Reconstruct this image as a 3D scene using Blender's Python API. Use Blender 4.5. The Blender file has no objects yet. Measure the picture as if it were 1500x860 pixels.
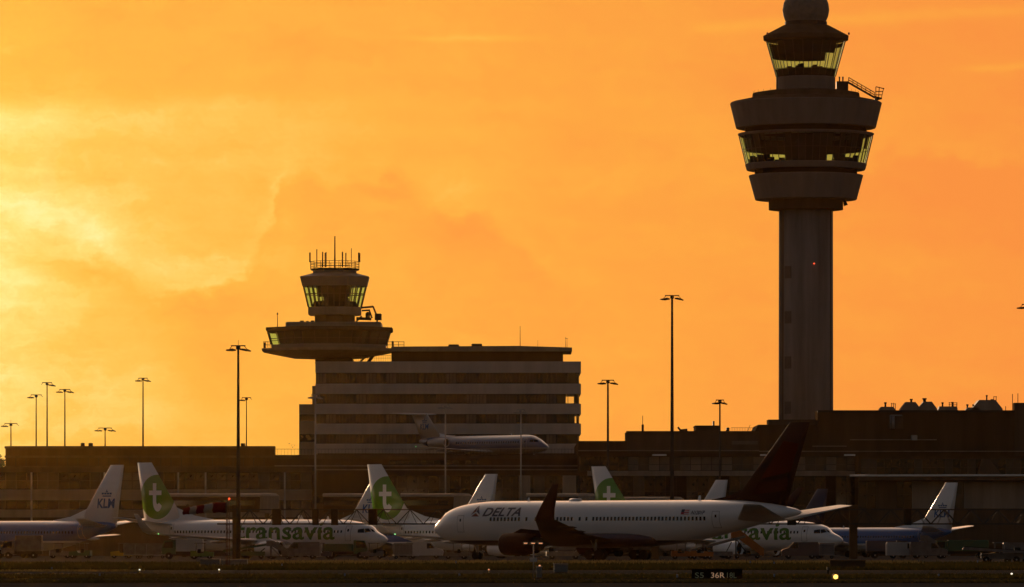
import bpy, bmesh, math, random
from mathutils import Vector, Matrix
from math import sin, cos, tan, pi, radians as R
rnd = random.Random(7)
sc = bpy.context.scene
COL = sc.collection
F, HY, CH = 8232.0, 799.0, 1.7          # focal length in photo pixels, horizon row, eye height
def PX(px, Y): return (px - 750.0) * Y / F
def PZ(py, Y): return CH + (HY - py) * Y / F

# ------------------------------------------------------------------ mesh builder
class MB:
    def __init__(s): s.v = []; s.f = []; s.m = []; s.sm = []
    def add(s, vs, fs, mi=0, smooth=False):
        b = len(s.v); s.v += [tuple(p) for p in vs]
        for f in fs:
            s.f.append(tuple(b + i for i in f)); s.m.append(mi); s.sm.append(smooth)
        return s
    def box(s, x0, x1, y0, y1, z0, z1, mi=0):
        return s.add([(x0,y0,z0),(x1,y0,z0),(x1,y1,z0),(x0,y1,z0),(x0,y0,z1),(x1,y0,z1),(x1,y1,z1),(x0,y1,z1)],
              [(0,3,2,1),(4,5,6,7),(0,1,5,4),(1,2,6,5),(2,3,7,6),(3,0,4,7)], mi)
    def cbox(s, x0, x1, y0, y1, z0, z1, b=.05, mi=0):      # box with chamfered plan and top edges
        p = [(x0+b,y0),(x1-b,y0),(x1,y0+b),(x1,y1-b),(x1-b,y1),(x0+b,y1),(x0,y1-b),(x0,y0+b)]
        cx, cy = (x0+x1)/2, (y0+y1)/2
        kx = max(.01, (x1-x0-2*b)/(x1-x0)); ky = max(.01, (y1-y0-2*b)/(y1-y0))
        t = [(cx+(x-cx)*kx, cy+(y-cy)*ky) for x,y in p]
        vs = [(x,y,z0) for x,y in p] + [(x,y,z1-b) for x,y in p] + [(x,y,z1) for x,y in t]
        fs = [tuple(range(7,-1,-1)), tuple(range(16,24))]
        for k in range(8):
            j = (k+1) % 8; fs += [(k,j,8+j,8+k),(8+k,8+j,16+j,16+k)]
        return s.add(vs, fs, mi)
    def tube(s, p0, p1, r0, r1=None, n=8, mi=0, smooth=True):
        r1 = r0 if r1 is None else r1
        p0, p1 = Vector(p0), Vector(p1); d = (p1-p0).normalized()
        a = d.orthogonal().normalized(); b = d.cross(a)
        vs = []
        for p, r in ((p0,r0),(p1,r1)):
            for k in range(n):
                w = 2*pi*k/n; vs.append(p + a*(r*cos(w)) + b*(r*sin(w)))
        base = len(s.v); s.v += [tuple(q) for q in vs]
        for k in range(n):
            j = (k+1) % n; s.f.append((base+k, base+j, base+n+j, base+n+k)); s.m.append(mi); s.sm.append(smooth)
        s.f.append(tuple(base+k for k in range(n-1,-1,-1))); s.m.append(mi); s.sm.append(False)
        s.f.append(tuple(base+n+k for k in range(n))); s.m.append(mi); s.sm.append(False)
        return s
    def bar(s, p0, p1, w, h=None, mi=0):                   # square bar
        return s.tube(p0, p1, w*.7071, (h or w)*.7071, 4, mi, False)
    def loft(s, rings, closed=True, caps=True, mi=0, smooth=True):
        n = len(rings[0]); base = len(s.v)
        for r in rings: s.v += [tuple(p) for p in r]
        for i in range(len(rings)-1):
            for k in range(n if closed else n-1):
                j = (k+1) % n
                s.f.append((base+i*n+k, base+i*n+j, base+(i+1)*n+j, base+(i+1)*n+k)); s.m.append(mi); s.sm.append(smooth)
        if caps:
            s.f.append(tuple(base+k for k in range(n-1,-1,-1))); s.m.append(mi); s.sm.append(False)
            e = base+(len(rings)-1)*n
            s.f.append(tuple(e+k for k in range(n))); s.m.append(mi); s.sm.append(False)
        return s
    def lathe(s, prof, n=24, c=(0,0,0), a0=0.0, caps=True, mi=0, smooth=False, axis='z', arc=None):
        rings = []
        for r, h in prof:
            ring = []
            for k in range(n + (1 if arc else 0)):
                w = a0 + (2*pi if not arc else arc)*k/n
                if axis == 'z': ring.append((c[0]+r*cos(w), c[1]+r*sin(w), c[2]+h))
                else: ring.append((c[0]+h, c[1]+r*cos(w), c[2]+r*sin(w)))
            rings.append(ring)
        return s.loft(rings, closed=not arc, caps=caps and not arc, mi=mi, smooth=smooth)
    def prism(s, poly, y0, y1, mi=0):                       # polygon in XZ pushed along Y
        n = len(poly)
        vs = [(x,y0,z) for x,z in poly] + [(x,y1,z) for x,z in poly]
        fs = [tuple(range(n)), tuple(range(2*n-1,n-1,-1))]
        for k in range(n): j=(k+1)%n; fs.append((k,n+k,n+j,j))
        return s.add(vs, fs, mi)
    def build(s, name, mats, parent=None, loc=None):
        me = bpy.data.meshes.new(name)
        me.from_pydata(s.v, [], s.f)
        for m in (mats if isinstance(mats,(list,tuple)) else [mats]): me.materials.append(m)
        me.polygons.foreach_set('material_index', s.m)
        me.polygons.foreach_set('use_smooth', s.sm)
        bm = bmesh.new(); bm.from_mesh(me); bmesh.ops.recalc_face_normals(bm, faces=bm.faces); bm.to_mesh(me); bm.free()
        me.update()
        o = bpy.data.objects.new(name, me); COL.objects.link(o)
        if parent is not None: o.parent = parent
        if loc is not None: o.location = loc
        return o
def tag(o, label=None, cat=None, group=None, kind=None):
    if label: o['label'] = label
    if cat: o['category'] = cat
    if group: o['group'] = group
    if kind: o['kind'] = kind
    return o
def empty(name, loc, rz=0.0, label=None, cat=None, group=None):
    o = bpy.data.objects.new(name, None); COL.objects.link(o)
    o.location = loc; o.rotation_euler = (0,0,rz); o.empty_display_size = .5
    return tag(o, label, cat, group)
def children_of(o): return [c for c in bpy.data.objects if c.parent is o]
def copy_tree(o, parent=None):
    c = o.copy(); COL.objects.link(c)
    if parent is not None: c.parent = parent
    for ch in children_of(o): copy_tree(ch, c)
    return c
def link_copy(o, parent, loc=None):
    c = o.copy(); COL.objects.link(c); c.parent = parent
    if loc is not None: c.location = loc
    return c

# ------------------------------------------------------------------ materials
def nt(m):
    m.use_nodes = True; return m.node_tree.nodes, m.node_tree.links
def mat(name, col, rough=.6, metal=0.0, var=.15, scale=.6, coat=0.0, bump=0.0, spec=.5, streak=False):
    m = bpy.data.materials.new(name); N, L = nt(m); b = N['Principled BSDF']
    b.inputs['Roughness'].default_value = rough; b.inputs['Metallic'].default_value = metal
    b.inputs['Coat Weight'].default_value = coat; b.inputs['Coat Roughness'].default_value = .34
    b.inputs['Specular IOR Level'].default_value = spec
    tc = N.new('ShaderNodeTexCoord'); mp = N.new('ShaderNodeMapping')
    L.new(tc.outputs['Object'], mp.inputs['Vector'])
    if streak: mp.inputs['Scale'].default_value = (1.6, 1.6, .12)
    nz = N.new('ShaderNodeTexNoise'); nz.inputs['Scale'].default_value = scale; nz.inputs['Detail'].default_value = 6
    nz.inputs['Roughness'].default_value = .65
    L.new(mp.outputs[0], nz.inputs['Vector'])
    rp = N.new('ShaderNodeMapRange'); rp.inputs['From Min'].default_value = .3; rp.inputs['From Max'].default_value = .7
    rp.inputs['To Min'].default_value = 1-var; rp.inputs['To Max'].default_value = 1+var
    L.new(nz.outputs['Fac'], rp.inputs['Value'])
    mx = N.new('ShaderNodeVectorMath'); mx.operation = 'SCALE'; mx.inputs[0].default_value = col[:3]
    L.new(rp.outputs[0], mx.inputs['Scale']); L.new(mx.outputs[0], b.inputs['Base Color'])
    if bump:
        bp = N.new('ShaderNodeBump'); bp.inputs['Strength'].default_value = bump; bp.inputs['Distance'].default_value = .05
        L.new(nz.outputs['Fac'], bp.inputs['Height']); L.new(bp.outputs[0], b.inputs['Normal'])
    return m
def emit(name, col, st):
    m = bpy.data.materials.new(name); N, L = nt(m); b = N['Principled BSDF']
    b.inputs['Base Color'].default_value = (*col,1); b.inputs['Emission Color'].default_value = (*col,1)
    b.inputs['Emission Strength'].default_value = st; return m
def glass(name, tint, refl=.08):
    m = bpy.data.materials.new(name); N, L = nt(m); N.remove(N['Principled BSDF']); out = N['Material Output']
    t = N.new('ShaderNodeBsdfTransparent'); t.inputs[0].default_value = (*tint,1)
    g = N.new('ShaderNodeBsdfGlossy'); g.inputs['Roughness'].default_value = .03
    lw = N.new('ShaderNodeLayerWeight'); lw.inputs['Blend'].default_value = .25
    mr = N.new('ShaderNodeMapRange'); mr.inputs['To Min'].default_value = refl; mr.inputs['To Max'].default_value = .22
    L.new(lw.outputs['Fresnel'], mr.inputs['Value'])
    x = N.new('ShaderNodeMixShader'); L.new(mr.outputs[0], x.inputs[0]); L.new(t.outputs[0], x.inputs[1]); L.new(g.outputs[0], x.inputs[2])
    L.new(x.outputs[0], out.inputs['Surface']); return m
def zone_paint(name, zones, default, rough=.25, coat=1.0, circle=None, tmin=None):
    """paint by object-space height: zones = [(zmax, colour)] from the bottom up; circle = (x, z, rx, rz, colour) painted disc"""
    m = bpy.data.materials.new(name); N, L = nt(m); b = N['Principled BSDF']
    b.inputs['Roughness'].default_value = rough; b.inputs['Coat Weight'].default_value = coat; b.inputs['Coat Roughness'].default_value = .34
    tc = N.new('ShaderNodeTexCoord'); sp = N.new('ShaderNodeSeparateXYZ'); L.new(tc.outputs['Object'], sp.inputs[0])
    prev = N.new('ShaderNodeRGB'); prev.outputs[0].default_value = (*default,1); cur = prev.outputs[0]
    def math(op, a, c):
        n = N.new('ShaderNodeMath'); n.operation = op
        for i, q in enumerate((a, c)):
            if isinstance(q, (int,float)): n.inputs[i].default_value = q
            else: L.new(q, n.inputs[i])
        return n.outputs[0]
    def mix(fac, c):
        nonlocal cur
        n = N.new('ShaderNodeMix'); n.data_type = 'RGBA'; L.new(fac, n.inputs['Factor']); L.new(cur, n.inputs['A'])
        n.inputs['B'].default_value = (*c,1); cur = n.outputs['Result']
    for zmax, c in reversed(zones): mix(math('LESS_THAN', sp.outputs['Z'], zmax), c)
    if circle:
        x, z, rx, rz, c = circle
        dx = math('DIVIDE', math('SUBTRACT', sp.outputs['X'], x), rx); dz = math('DIVIDE', math('SUBTRACT', sp.outputs['Z'], z), rz)
        mix(math('LESS_THAN', math('ADD', math('MULTIPLY', dx, dx), math('MULTIPLY', dz, dz)), 1.0), c)
    nz = N.new('ShaderNodeTexNoise'); nz.inputs['Scale'].default_value = .5; nz.inputs['Detail'].default_value = 5
    mp = N.new('ShaderNodeMapping'); mp.inputs['Scale'].default_value = (.35,1,2.0); L.new(tc.outputs['Object'], mp.inputs[0]); L.new(mp.outputs[0], nz.inputs['Vector'])
    mr = N.new('ShaderNodeMapRange'); mr.inputs['To Min'].default_value = .86; mr.inputs['To Max'].default_value = 1.06; L.new(nz.outputs['Fac'], mr.inputs['Value'])
    sc_ = N.new('ShaderNodeVectorMath'); sc_.operation = 'SCALE'; L.new(cur, sc_.inputs[0]); L.new(mr.outputs[0], sc_.inputs['Scale'])
    L.new(sc_.outputs[0], b.inputs['Base Color'])
    return m

M = {}
M['concrete'] = mat('concrete_light', (.27,.225,.18), .85, spec=.1, var=.22, scale=.35, bump=.2, streak=True)
M['concrete_white'] = mat('concrete_white', (.47,.42,.38), .8, spec=.1, var=.14, scale=.3, streak=True)
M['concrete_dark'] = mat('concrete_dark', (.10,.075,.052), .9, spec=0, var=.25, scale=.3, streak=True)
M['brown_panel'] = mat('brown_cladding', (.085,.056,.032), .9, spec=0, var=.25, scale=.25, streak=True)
M['pale_panel'] = mat('pale_cladding', (.28,.225,.17), .7, spec=.2, var=.18, scale=.3, streak=True)
M['roof'] = mat('roof_felt', (.06,.05,.04), .95, spec=0)
M['dark'] = mat('dark_interior', (.02,.018,.016), .95, spec=0)
M['metal_dark'] = mat('dark_steel', (.05,.048,.045), .75, .1, spec=.15)
M['metal'] = mat('galvanised_steel', (.3,.3,.3), .45, .6)
M['white'] = mat('white_paint', (.74,.74,.75), .35, coat=1, var=.06)
M['white_metal'] = mat('white_coated_metal', (.7,.69,.67), .3, .2, var=.1)
M['grey_paint'] = mat('grey_paint', (.3,.31,.32), .4, var=.1, coat=.2)
M['navy'] = mat('navy_paint', (.012,.018,.05), .3, coat=.5)
M['red'] = mat('red_paint', (.45,.02,.03), .4, coat=.3)
M['red_cloth'] = mat('red_fabric', (.11,.006,.010), .95, spec=0)
M['white_cloth'] = mat('white_fabric', (.26,.24,.23), .95, spec=0)
M['orange'] = mat('orange_paint', (.32,.10,.012), .6)
M['dull_white'] = mat('worn_shaded_white', (.12,.112,.105), .7, var=.35, scale=1.5)  # worn vehicle white, its colour darkened to stand for shade near the ground
M['letter_green'] = mat('letter_green', (.04,.15,.006), .5)
M['yellow'] = mat('yellow_paint', (.38,.25,.02), .6)
M['green'] = mat('green_paint', (.06,.13,.02), .6)
M['green_dark'] = mat('dark_green_paint', (.03,.08,.03), .5)
M['blue'] = mat('sky_blue_paint', (.05,.12,.25), .3, coat=.5)
M['klm_blue'] = mat('letter_blue', (.01,.08,.25), .4)
M['rubber'] = mat('rubber', (.015,.015,.015), .9, spec=.1)
M['glass_dark'] = mat('window_glass_dark', (.012,.012,.013), .08, var=.3, spec=.5)
M['glass_blind'] = mat('window_with_blind', (.13,.105,.08), .4, var=.3)
M['glass_mid'] = mat('window_half_blind', (.035,.03,.026), .2, var=.3)
M['tower_glass'] = glass('tinted_tower_glass', (.68,.98,.97))
M['clear_glass'] = glass('clear_glass', (.9,.92,.9))
M['asphalt'] = mat('asphalt', (.035,.033,.031), .95, spec=0, var=.3, scale=.15, bump=.3)
M['apron'] = mat('apron_concrete', (.055,.05,.045), .95, spec=0, var=.25, scale=.12)
M['lens'] = mat('lamp_lens', (.4,.38,.3), .15)
M['board_black'] = mat('sign_board_black', (.008,.008,.009), .8, spec=0)
M['cabinet'] = mat('cabinet_grey', (.11,.115,.12), .5, var=.2)
M['bark'] = mat('bark', (.05,.035,.025), .9)
M['leaf'] = mat('leaf', (.05,.07,.02), .7)
M['bird'] = mat('bird_feather', (.05,.05,.05), .8)
M['lamp_yellow'] = emit('guard_lamp_glow', (1.0,.55,.10), 3.2)
M['lamp_amber'] = emit('amber_lamp_glow', (1.0,.42,.2), .8)
M['lamp_red'] = emit('red_lamp_glow', (1.0,.10,.03), 2.5)
M['lamp_white'] = emit('white_lamp_glow', (1.0,.9,.7), 1.3)
M['lamp_green'] = emit('green_lamp_glow', (.25,.9,.3), 2)
M['sign_lit'] = emit('sign_face_lit', (.95,.64,.38), .17)
M['sign_dim'] = emit('sign_face_dim', (.25,.34,.22), .022)
# ------------------------------------------------------------------ camera, sky, sun
cam = bpy.data.cameras.new('camera'); co = bpy.data.objects.new('camera', cam); COL.objects.link(co); sc.camera = co
co.location = (0,0,CH); co.rotation_euler = (R(90),0,0)
cam.sensor_width = 36; cam.lens = F/1500*36; cam.shift_y = (HY-430)/1500; cam.clip_start = 1; cam.clip_end = 6000
sc.view_settings.view_transform = 'Standard'; sc.view_settings.look = 'None'; sc.view_settings.gamma = 1; sc.view_settings.exposure = 0
try: sc.view_settings.use_curve_mapping = False
except Exception: pass
SUN_AZ, SUN_EL = R(-9.2), R(6.2)      # just outside the left of the frame
sd = Vector((sin(SUN_AZ)*cos(SUN_EL), cos(SUN_AZ)*cos(SUN_EL), sin(SUN_EL)))
sun = bpy.data.lights.new('sun','SUN'); so = bpy.data.objects.new('sun', sun); COL.objects.link(so)
sun.energy = 5.0; sun.color = (1.0,.66,.38); sun.angle = R(.6)
so.rotation_euler = sd.to_track_quat('Z','Y').to_euler(); so.location = (-200,900,300)

w = bpy.data.worlds.new('World'); sc.world = w; w.use_nodes = True
WN, WL = w.node_tree.nodes, w.node_tree.links
bg = WN['Background']
def wm(op, a, b=0.0, c=None, clamp=False):
    n = WN.new('ShaderNodeMath'); n.operation = op; n.use_clamp = clamp
    for i, q in enumerate((a, b, c)):
        if q is None: continue
        if isinstance(q,(int,float)): n.inputs[i].default_value = q
        else: WL.new(q, n.inputs[i])
    return n.outputs[0]
def sstep(a, b, x):
    n = WN.new('ShaderNodeMapRange'); n.interpolation_type = 'SMOOTHSTEP'
    n.inputs['From Min'].default_value = a; n.inputs['From Max'].default_value = b; WL.new(x, n.inputs['Value']); return n.outputs[0]
def gauss(x): return wm('EXPONENT', wm('MULTIPLY', wm('MULTIPLY', x, x), -1.0))
tc = WN.new('ShaderNodeTexCoord'); sp = WN.new('ShaderNodeSeparateXYZ'); WL.new(tc.outputs['Generated'], sp.inputs[0])
dx, dy, dz = sp.outputs
ys = wm('MAXIMUM', dy, .05)
U0 = wm('MULTIPLY_ADD', wm('DIVIDE', dx, ys), F/1000, .750)           # direction, in thousandths
V0 = wm('MULTIPLY_ADD', wm('DIVIDE', dz, ys), -F/1000, HY/1000)
def noise(u, v, su, sv, detail, rough=.55, off=0.0):
    cb = WN.new('ShaderNodeCombineXYZ'); WL.new(wm('MULTIPLY', u, su), cb.inputs[0]); WL.new(wm('MULTIPLY', v, sv), cb.inputs[1]); cb.inputs[2].default_value = off
    n = WN.new('ShaderNodeTexNoise'); n.inputs['Scale'].default_value = 1; n.inputs['Detail'].default_value = detail; n.inputs['Roughness'].default_value = rough
    WL.new(cb.outputs[0], n.inputs['Vector']); return wm('SUBTRACT', n.outputs['Fac'], .5)
n1 = noise(U0, V0, 7, 9, 6, .6); n2 = noise(U0, V0, 7, 9, 6, .6, 11.3)
nf = noise(U0, V0, 24, 34, 5, .6, 4.1); npat = noise(U0, V0, 9, 13, 5, .6, 21.0)
U = wm('ADD', U0, wm('MULTIPLY_ADD', n1, .10, wm('MULTIPLY', nf, .03)))
V = wm('ADD', V0, wm('MULTIPLY_ADD', n2, .085, wm('MULTIPLY', nf, .06)))
def curve(u, pts, lo=-.4, hi=1.9):
    n = WN.new('ShaderNodeFloatCurve'); c = n.mapping.curves[0]
    pts = [((x-lo)/(hi-lo), y) for x, y in pts]
    c.points[0].location = pts[0]; c.points[1].location = pts[-1]
    for p in pts[1:-1]: c.points.new(*p)
    n.mapping.update()
    mr = WN.new('ShaderNodeMapRange'); mr.inputs['From Min'].default_value = lo; mr.inputs['From Max'].default_value = hi
    WL.new(u, mr.inputs['Value']); WL.new(mr.outputs[0], n.inputs['Value']); n.inputs['Factor'].default_value = 1
    return n.outputs[0]
# base field: distance from the sun's direction
ax = wm('DIVIDE', wm('SUBTRACT', U0, -.28), 1.0); ay = wm('DIVIDE', wm('SUBTRACT', V0, .43), .85)
d = wm('SQRT', wm('ADD', wm('MULTIPLY', ax, ax), wm('MULTIPLY', ay, ay)))
terms = []
def bank(pts, dark, rim, depth, rimw, u_lo, u_hi, uf=.06):
    """a cumulus bank below an edge line: bright rim along the edge, darker body fading downwards"""
    e = wm('SUBTRACT', V, curve(U, pts))
    side = wm('MULTIPLY', sstep(u_lo-uf, u_lo+uf, U), sstep(u_hi+uf*2, u_hi-uf*2, U))
    body = wm('MULTIPLY', sstep(-.008, .03, e), wm('EXPONENT', wm('MULTIPLY', wm('MAXIMUM', e, 0.0), -1.0/depth)))
    body = wm('MULTIPLY', body, side)
    rm = wm('MULTIPLY', gauss(wm('DIVIDE', wm('SUBTRACT', e, -.006), rimw)), side)
    soft = wm('MULTIPLY', wm('MULTIPLY', gauss(wm('DIVIDE', wm('ADD', e, .012), rimw*2.6)), side), .55)
    rm = wm('ADD', wm('MULTIPLY', rm, .7), soft)
    rm = wm('MULTIPLY', rm, wm('MAXIMUM', wm('MULTIPLY_ADD', npat, 2.4, .85), .15))
    return wm('SUBTRACT', wm('MULTIPLY', body, dark), wm('MULTIPLY', rm, rim))
terms.append(bank([(-.4,.5),(.2,.44),(.30,.42),(.36,.36),(.40,.31),(.425,.25),(.46,.245),(.50,.262),(.53,.255),(.57,.245),(.60,.265),(.64,.292),(.70,.305),(.74,.335),(.80,.40),(1.9,.7)], .42, .17, .16, .026, .27, .80))
terms.append(bank([(-.4,.30),(0,.288),(.04,.292),(.07,.302),(.10,.325),(.13,.335),(.16,.355),(.19,.385),(.21,.41),(.3,.43),(1.9,.5)], .16, .11, .07, .022, -.3, .25))
terms.append(bank([(-.4,.36),(0,.355),(.08,.36),(.13,.365),(.17,.385),(.22,.42),(.30,.425),(.36,.43),(1.9,.5)], .26, .06, .07, .02, .05, .40))
terms.append(bank([(-.4,.3),(1.2,.26),(1.29,.215),(1.34,.205),(1.40,.222),(1.46,.238),(1.52,.235),(1.6,.25),(1.9,.25)], .46, .26, .09, .020, 1.26, 1.9))
terms.append(bank([(-.4,.3),(.80,.285),(.84,.29),(.9,.272),(.96,.27),(1.02,.25),(1.06,.27),(1.1,.29),(1.9,.3)], .10, .12, .06, .018, .80, 1.08))
def blob(u, v, a, b, amt):
    terms.append(wm('MULTIPLY', gauss(wm('SQRT', wm('ADD', wm('POWER', wm('ABSOLUTE', wm('DIVIDE', wm('SUBTRACT', U, u), a)), 2.0), wm('POWER', wm('ABSOLUTE', wm('DIVIDE', wm('SUBTRACT', V, v), b)), 2.0)))), amt))
blob(.02,.36,.17,.075,-.20); blob(.04,.30,.10,.02,-.10); blob(.13,.395,.05,.028,.20); blob(.09,.335,.035,.02,.10); blob(.10,.46,.16,.035,-.07)
blob(.28,.45,.09,.028,.24); blob(.07,.55,.16,.10,-.12); blob(.46,.45,.10,.04,.08); blob(.69,.335,.07,.032,.32); blob(.56,.275,.05,.018,.16); blob(.56,.30,.05,.014,-.14); blob(.42,.32,.03,.05,-.24); blob(.37,.385,.06,.03,-.20)
blob(.95,.36,.2,.03,-.06); blob(1.42,.30,.10,.03,.14); blob(1.36,.39,.2,.03,-.05)
# thin stratus deck over the top of the view, its lower edge lit towards the sun
Vs = wm('ADD', V0, wm('MULTIPLY_ADD', noise(U0, V0, 2.2, 16, 4, .5, 3.0), .03, wm('MULTIPLY', U0, -.004)))
deck = sstep(.165, .125, Vs)
terms.append(wm('MULTIPLY', deck, wm('MULTIPLY_ADD', sstep(.75, -.1, U0), .33, .05)))
terms.append(wm('MULTIPLY', wm('MULTIPLY', gauss(wm('DIVIDE', wm('SUBTRACT', Vs, .168), .035)), sstep(.62, -.1, U0)), -.24))
terms.append(wm('MULTIPLY', noise(U0, V0, 1.6, 22, 6, .6, 8.0), .34))
terms.append(wm('MULTIPLY', noise(U, V, 4, 9, 9, .66, 2.0), .95))
terms.append(wm('MULTIPLY', noise(U, V, 11, 24, 6, .6, 31.0), .55))
def streak(u0, u1, v0, slope, wdt, amt):
    e = wm('SUBTRACT', wm('SUBTRACT', wm('MULTIPLY_ADD', nf, .012, V0), v0), wm('MULTIPLY', wm('SUBTRACT', U0, u0), slope))
    s_ = wm('MULTIPLY', sstep(u0-.02, u0+.06, U0), sstep(u1+.05, u1-.1, U0))
    terms.append(wm('MULTIPLY', wm('MULTIPLY', gauss(wm('DIVIDE', e, wdt)), s_), -amt))
streak(.58,.80,.056,.0,.005,.34); streak(1.0,1.75,.042,-.055,.010,.46); streak(1.39,1.7,.100,-.02,.006,.44); streak(-.2,.12,.25,.0,.008,.12); streak(.15,.42,.60,-.02,.02,.06)
f = wm('ADD', d, .11)
for t_ in terms: f = wm('ADD', f, t_)
f = wm('MINIMUM', f, wm('MAXIMUM', d, 2.1))
rmp = WN.new('ShaderNodeValToRGB'); WL.new(wm('DIVIDE', f, 8.0, clamp=True), rmp.inputs[0])
SKY = [(0,(1.02,.84,.38)),(.16,(1.01,.78,.29)),(.34,(1.0,.66,.175)),(.58,(.99,.53,.094)),(.88,(.985,.445,.062)),(1.25,(.98,.385,.056)),(1.75,(.96,.322,.054)),(2.15,(.95,.285,.054)),(2.5,(1.0,.36,.09)),(3.2,(2.2,1.25,.70)),(5.0,(1.8,1.15,.75)),(8.0,(.85,.62,.48))]  # outer stops, out of view, brightened to add rim light on the aircraft tops
el = rmp.color_ramp.elements
el[0].position = 0; el[0].color = (*SKY[0][1],1); el[1].position = 1; el[1].color = (*SKY[-1][1],1)
for p, c in SKY[1:-1]:
    e_ = el.new(p/8.0); e_.color = (*c,1)
nis = WN.new('ShaderNodeTexSky'); nis.sky_type = 'NISHITA'; nis.sun_disc = False; nis.sun_elevation = SUN_EL; nis.sun_rotation = SUN_AZ
nis.dust_density = 1.5
NIS_K = .070
ns = WN.new('ShaderNodeVectorMath'); ns.operation = 'SCALE'; WL.new(nis.outputs[0], ns.inputs[0]); ns.inputs['Scale'].default_value = NIS_K; tn_ = WN.new('ShaderNodeVectorMath'); tn_.operation = 'MULTIPLY'; WL.new(ns.outputs[0], tn_.inputs[0]); tn_.inputs[1].default_value = (.86,.64,.60)
dt = wm('ADD', wm('ADD', wm('MULTIPLY', dx, sd.x), wm('MULTIPLY', dy, sd.y)), wm('MULTIPLY', dz, sd.z))
wgt = sstep(.35, .9, dt)
mxs = WN.new('ShaderNodeMix'); mxs.data_type = 'RGBA'; WL.new(wgt, mxs.inputs['Factor']); WL.new(tn_.outputs[0], mxs.inputs['A']); WL.new(rmp.outputs[0], mxs.inputs['B'])
WL.new(mxs.outputs['Result'], bg.inputs['Color']); bg.inputs['Strength'].default_value = 1.0

# ------------------------------------------------------------------ ground
def sheet(name, x0, x1, y0, y1, z, m, nx=1, ny=1):
    mb = MB()
    mb.add([(x0,y0,z),(x1,y0,z),(x1,y1,z),(x0,y1,z)], [(0,1,2,3)])
    return tag(mb.build(name, m), kind='structure')
GX = 700
sheet('ground', -1400, 1400, -20, 2500, -.02, M['asphalt'])
sheet('apron', -GX, GX, 512, 930, .0, M['apron'])
mg = mat('turf_soil', (.03,.026,.011), .95, spec=0, var=.35, scale=.12)
STR = [(388,510),(289,318),(256,266)]
for a, b in STR: tag(sheet('grass_verge', -260, 260, a, b, .004, mg))
line = MB()
for yy in (335.0, 374.0):
    line.add([(-260,yy,.004),(260,yy,.004),(260,yy+.3,.004),(-260,yy+.3,.004)], [(0,1,2,3)])
tag(line.build('taxiway_marking', M['yellow']), kind='structure')
# grass blades: uncountable
gm = bpy.data.materials.new('grass_blades'); N, L = nt(gm); b = N['Principled BSDF']
b.inputs['Roughness'].default_value = .9; b.inputs['Specular IOR Level'].default_value = 0
out = N['Material Output']
tr = N.new('ShaderNodeBsdfTranslucent'); ob = N.new('ShaderNodeTexCoord'); nz = N.new('ShaderNodeTexNoise'); nz.inputs['Scale'].default_value = .09; nz.inputs['Detail'].default_value = 4
L.new(ob.outputs['Object'], nz.inputs['Vector'])
cr = N.new('ShaderNodeValToRGB'); L.new(nz.outputs['Fac'], cr.inputs[0])
cr.color_ramp.elements[0].position = .35; cr.color_ramp.elements[0].color = (.020,.019,.005,1); cr.color_ramp.elements[1].position = .68; cr.color_ramp.elements[1].color = (.045,.034,.010,1)
L.new(cr.outputs[0], b.inputs['Base Color']); L.new(cr.outputs[0], tr.inputs[0])
ms = N.new('ShaderNodeMixShader'); ms.inputs[0].default_value = .22; L.new(b.outputs[0], ms.inputs[1]); L.new(tr.outputs[0], ms.inputs[2]); L.new(ms.outputs[0], out.inputs['Surface'])
gv, gf = [], []
gr_ = random.Random(3)
def blade(x, y, h):
    a = gr_.uniform(0, pi); wd = gr_.uniform(.03,.09); lx, ly = gr_.uniform(-.12,.12), gr_.uniform(-.12,.12)
    i = len(gv); gv.extend([(x-wd*cos(a),y-wd*sin(a),0),(x+wd*cos(a),y+wd*sin(a),0),(x+lx,y+ly,h)]); gf.append((i,i+1,i+2))
for (a, b_), n, h in ((STR[0],60000,.26),(STR[1],17000,.15),(STR[2],12000,.12)):
    for k in range(n):
        y = gr_.uniform(a,b_) if gr_.random() < .75 else (b_ - abs(gr_.gauss(0,5)) if gr_.random() < .75 else a + abs(gr_.gauss(0,1.5)))
        y = min(max(y,a),b_)
        x = gr_.uniform(-.105,.105)*y*1.15
        blade(x, y, h*gr_.uniform(.4,1.3)*(1.6 if gr_.random()<.03 else 1))
sunlit = [len(gv), len(gf)]
gv_, gf_ = gv, gf
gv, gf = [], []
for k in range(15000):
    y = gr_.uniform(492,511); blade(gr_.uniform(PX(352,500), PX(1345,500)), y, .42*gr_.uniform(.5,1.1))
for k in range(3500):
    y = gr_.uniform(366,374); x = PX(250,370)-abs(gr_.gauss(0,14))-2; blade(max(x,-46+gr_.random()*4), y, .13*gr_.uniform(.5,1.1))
md = mat('sunlit_tint', (.36,.26,.10), .95, spec=0, var=.35, scale=.15)  # pale blade colour paints in the bright line of low sun on the grass
me = bpy.data.meshes.new('sunlit_tint_grass'); me.from_pydata(gv, [], gf); me.materials.append(md)
go = bpy.data.objects.new('sunlit_tint_grass', me); COL.objects.link(go); tag(go, 'pale strip of dry grass along the edge of the apron, its sunlight put into the colour', 'grass', kind='stuff')
gv, gf = gv_, gf_
me = bpy.data.meshes.new('grass'); me.from_pydata(gv, [], gf); me.materials.append(gm)
go = bpy.data.objects.new('grass', me); COL.objects.link(go); tag(go, 'rough grass growing on the verges between the taxiways', 'grass', kind='stuff')
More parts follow.
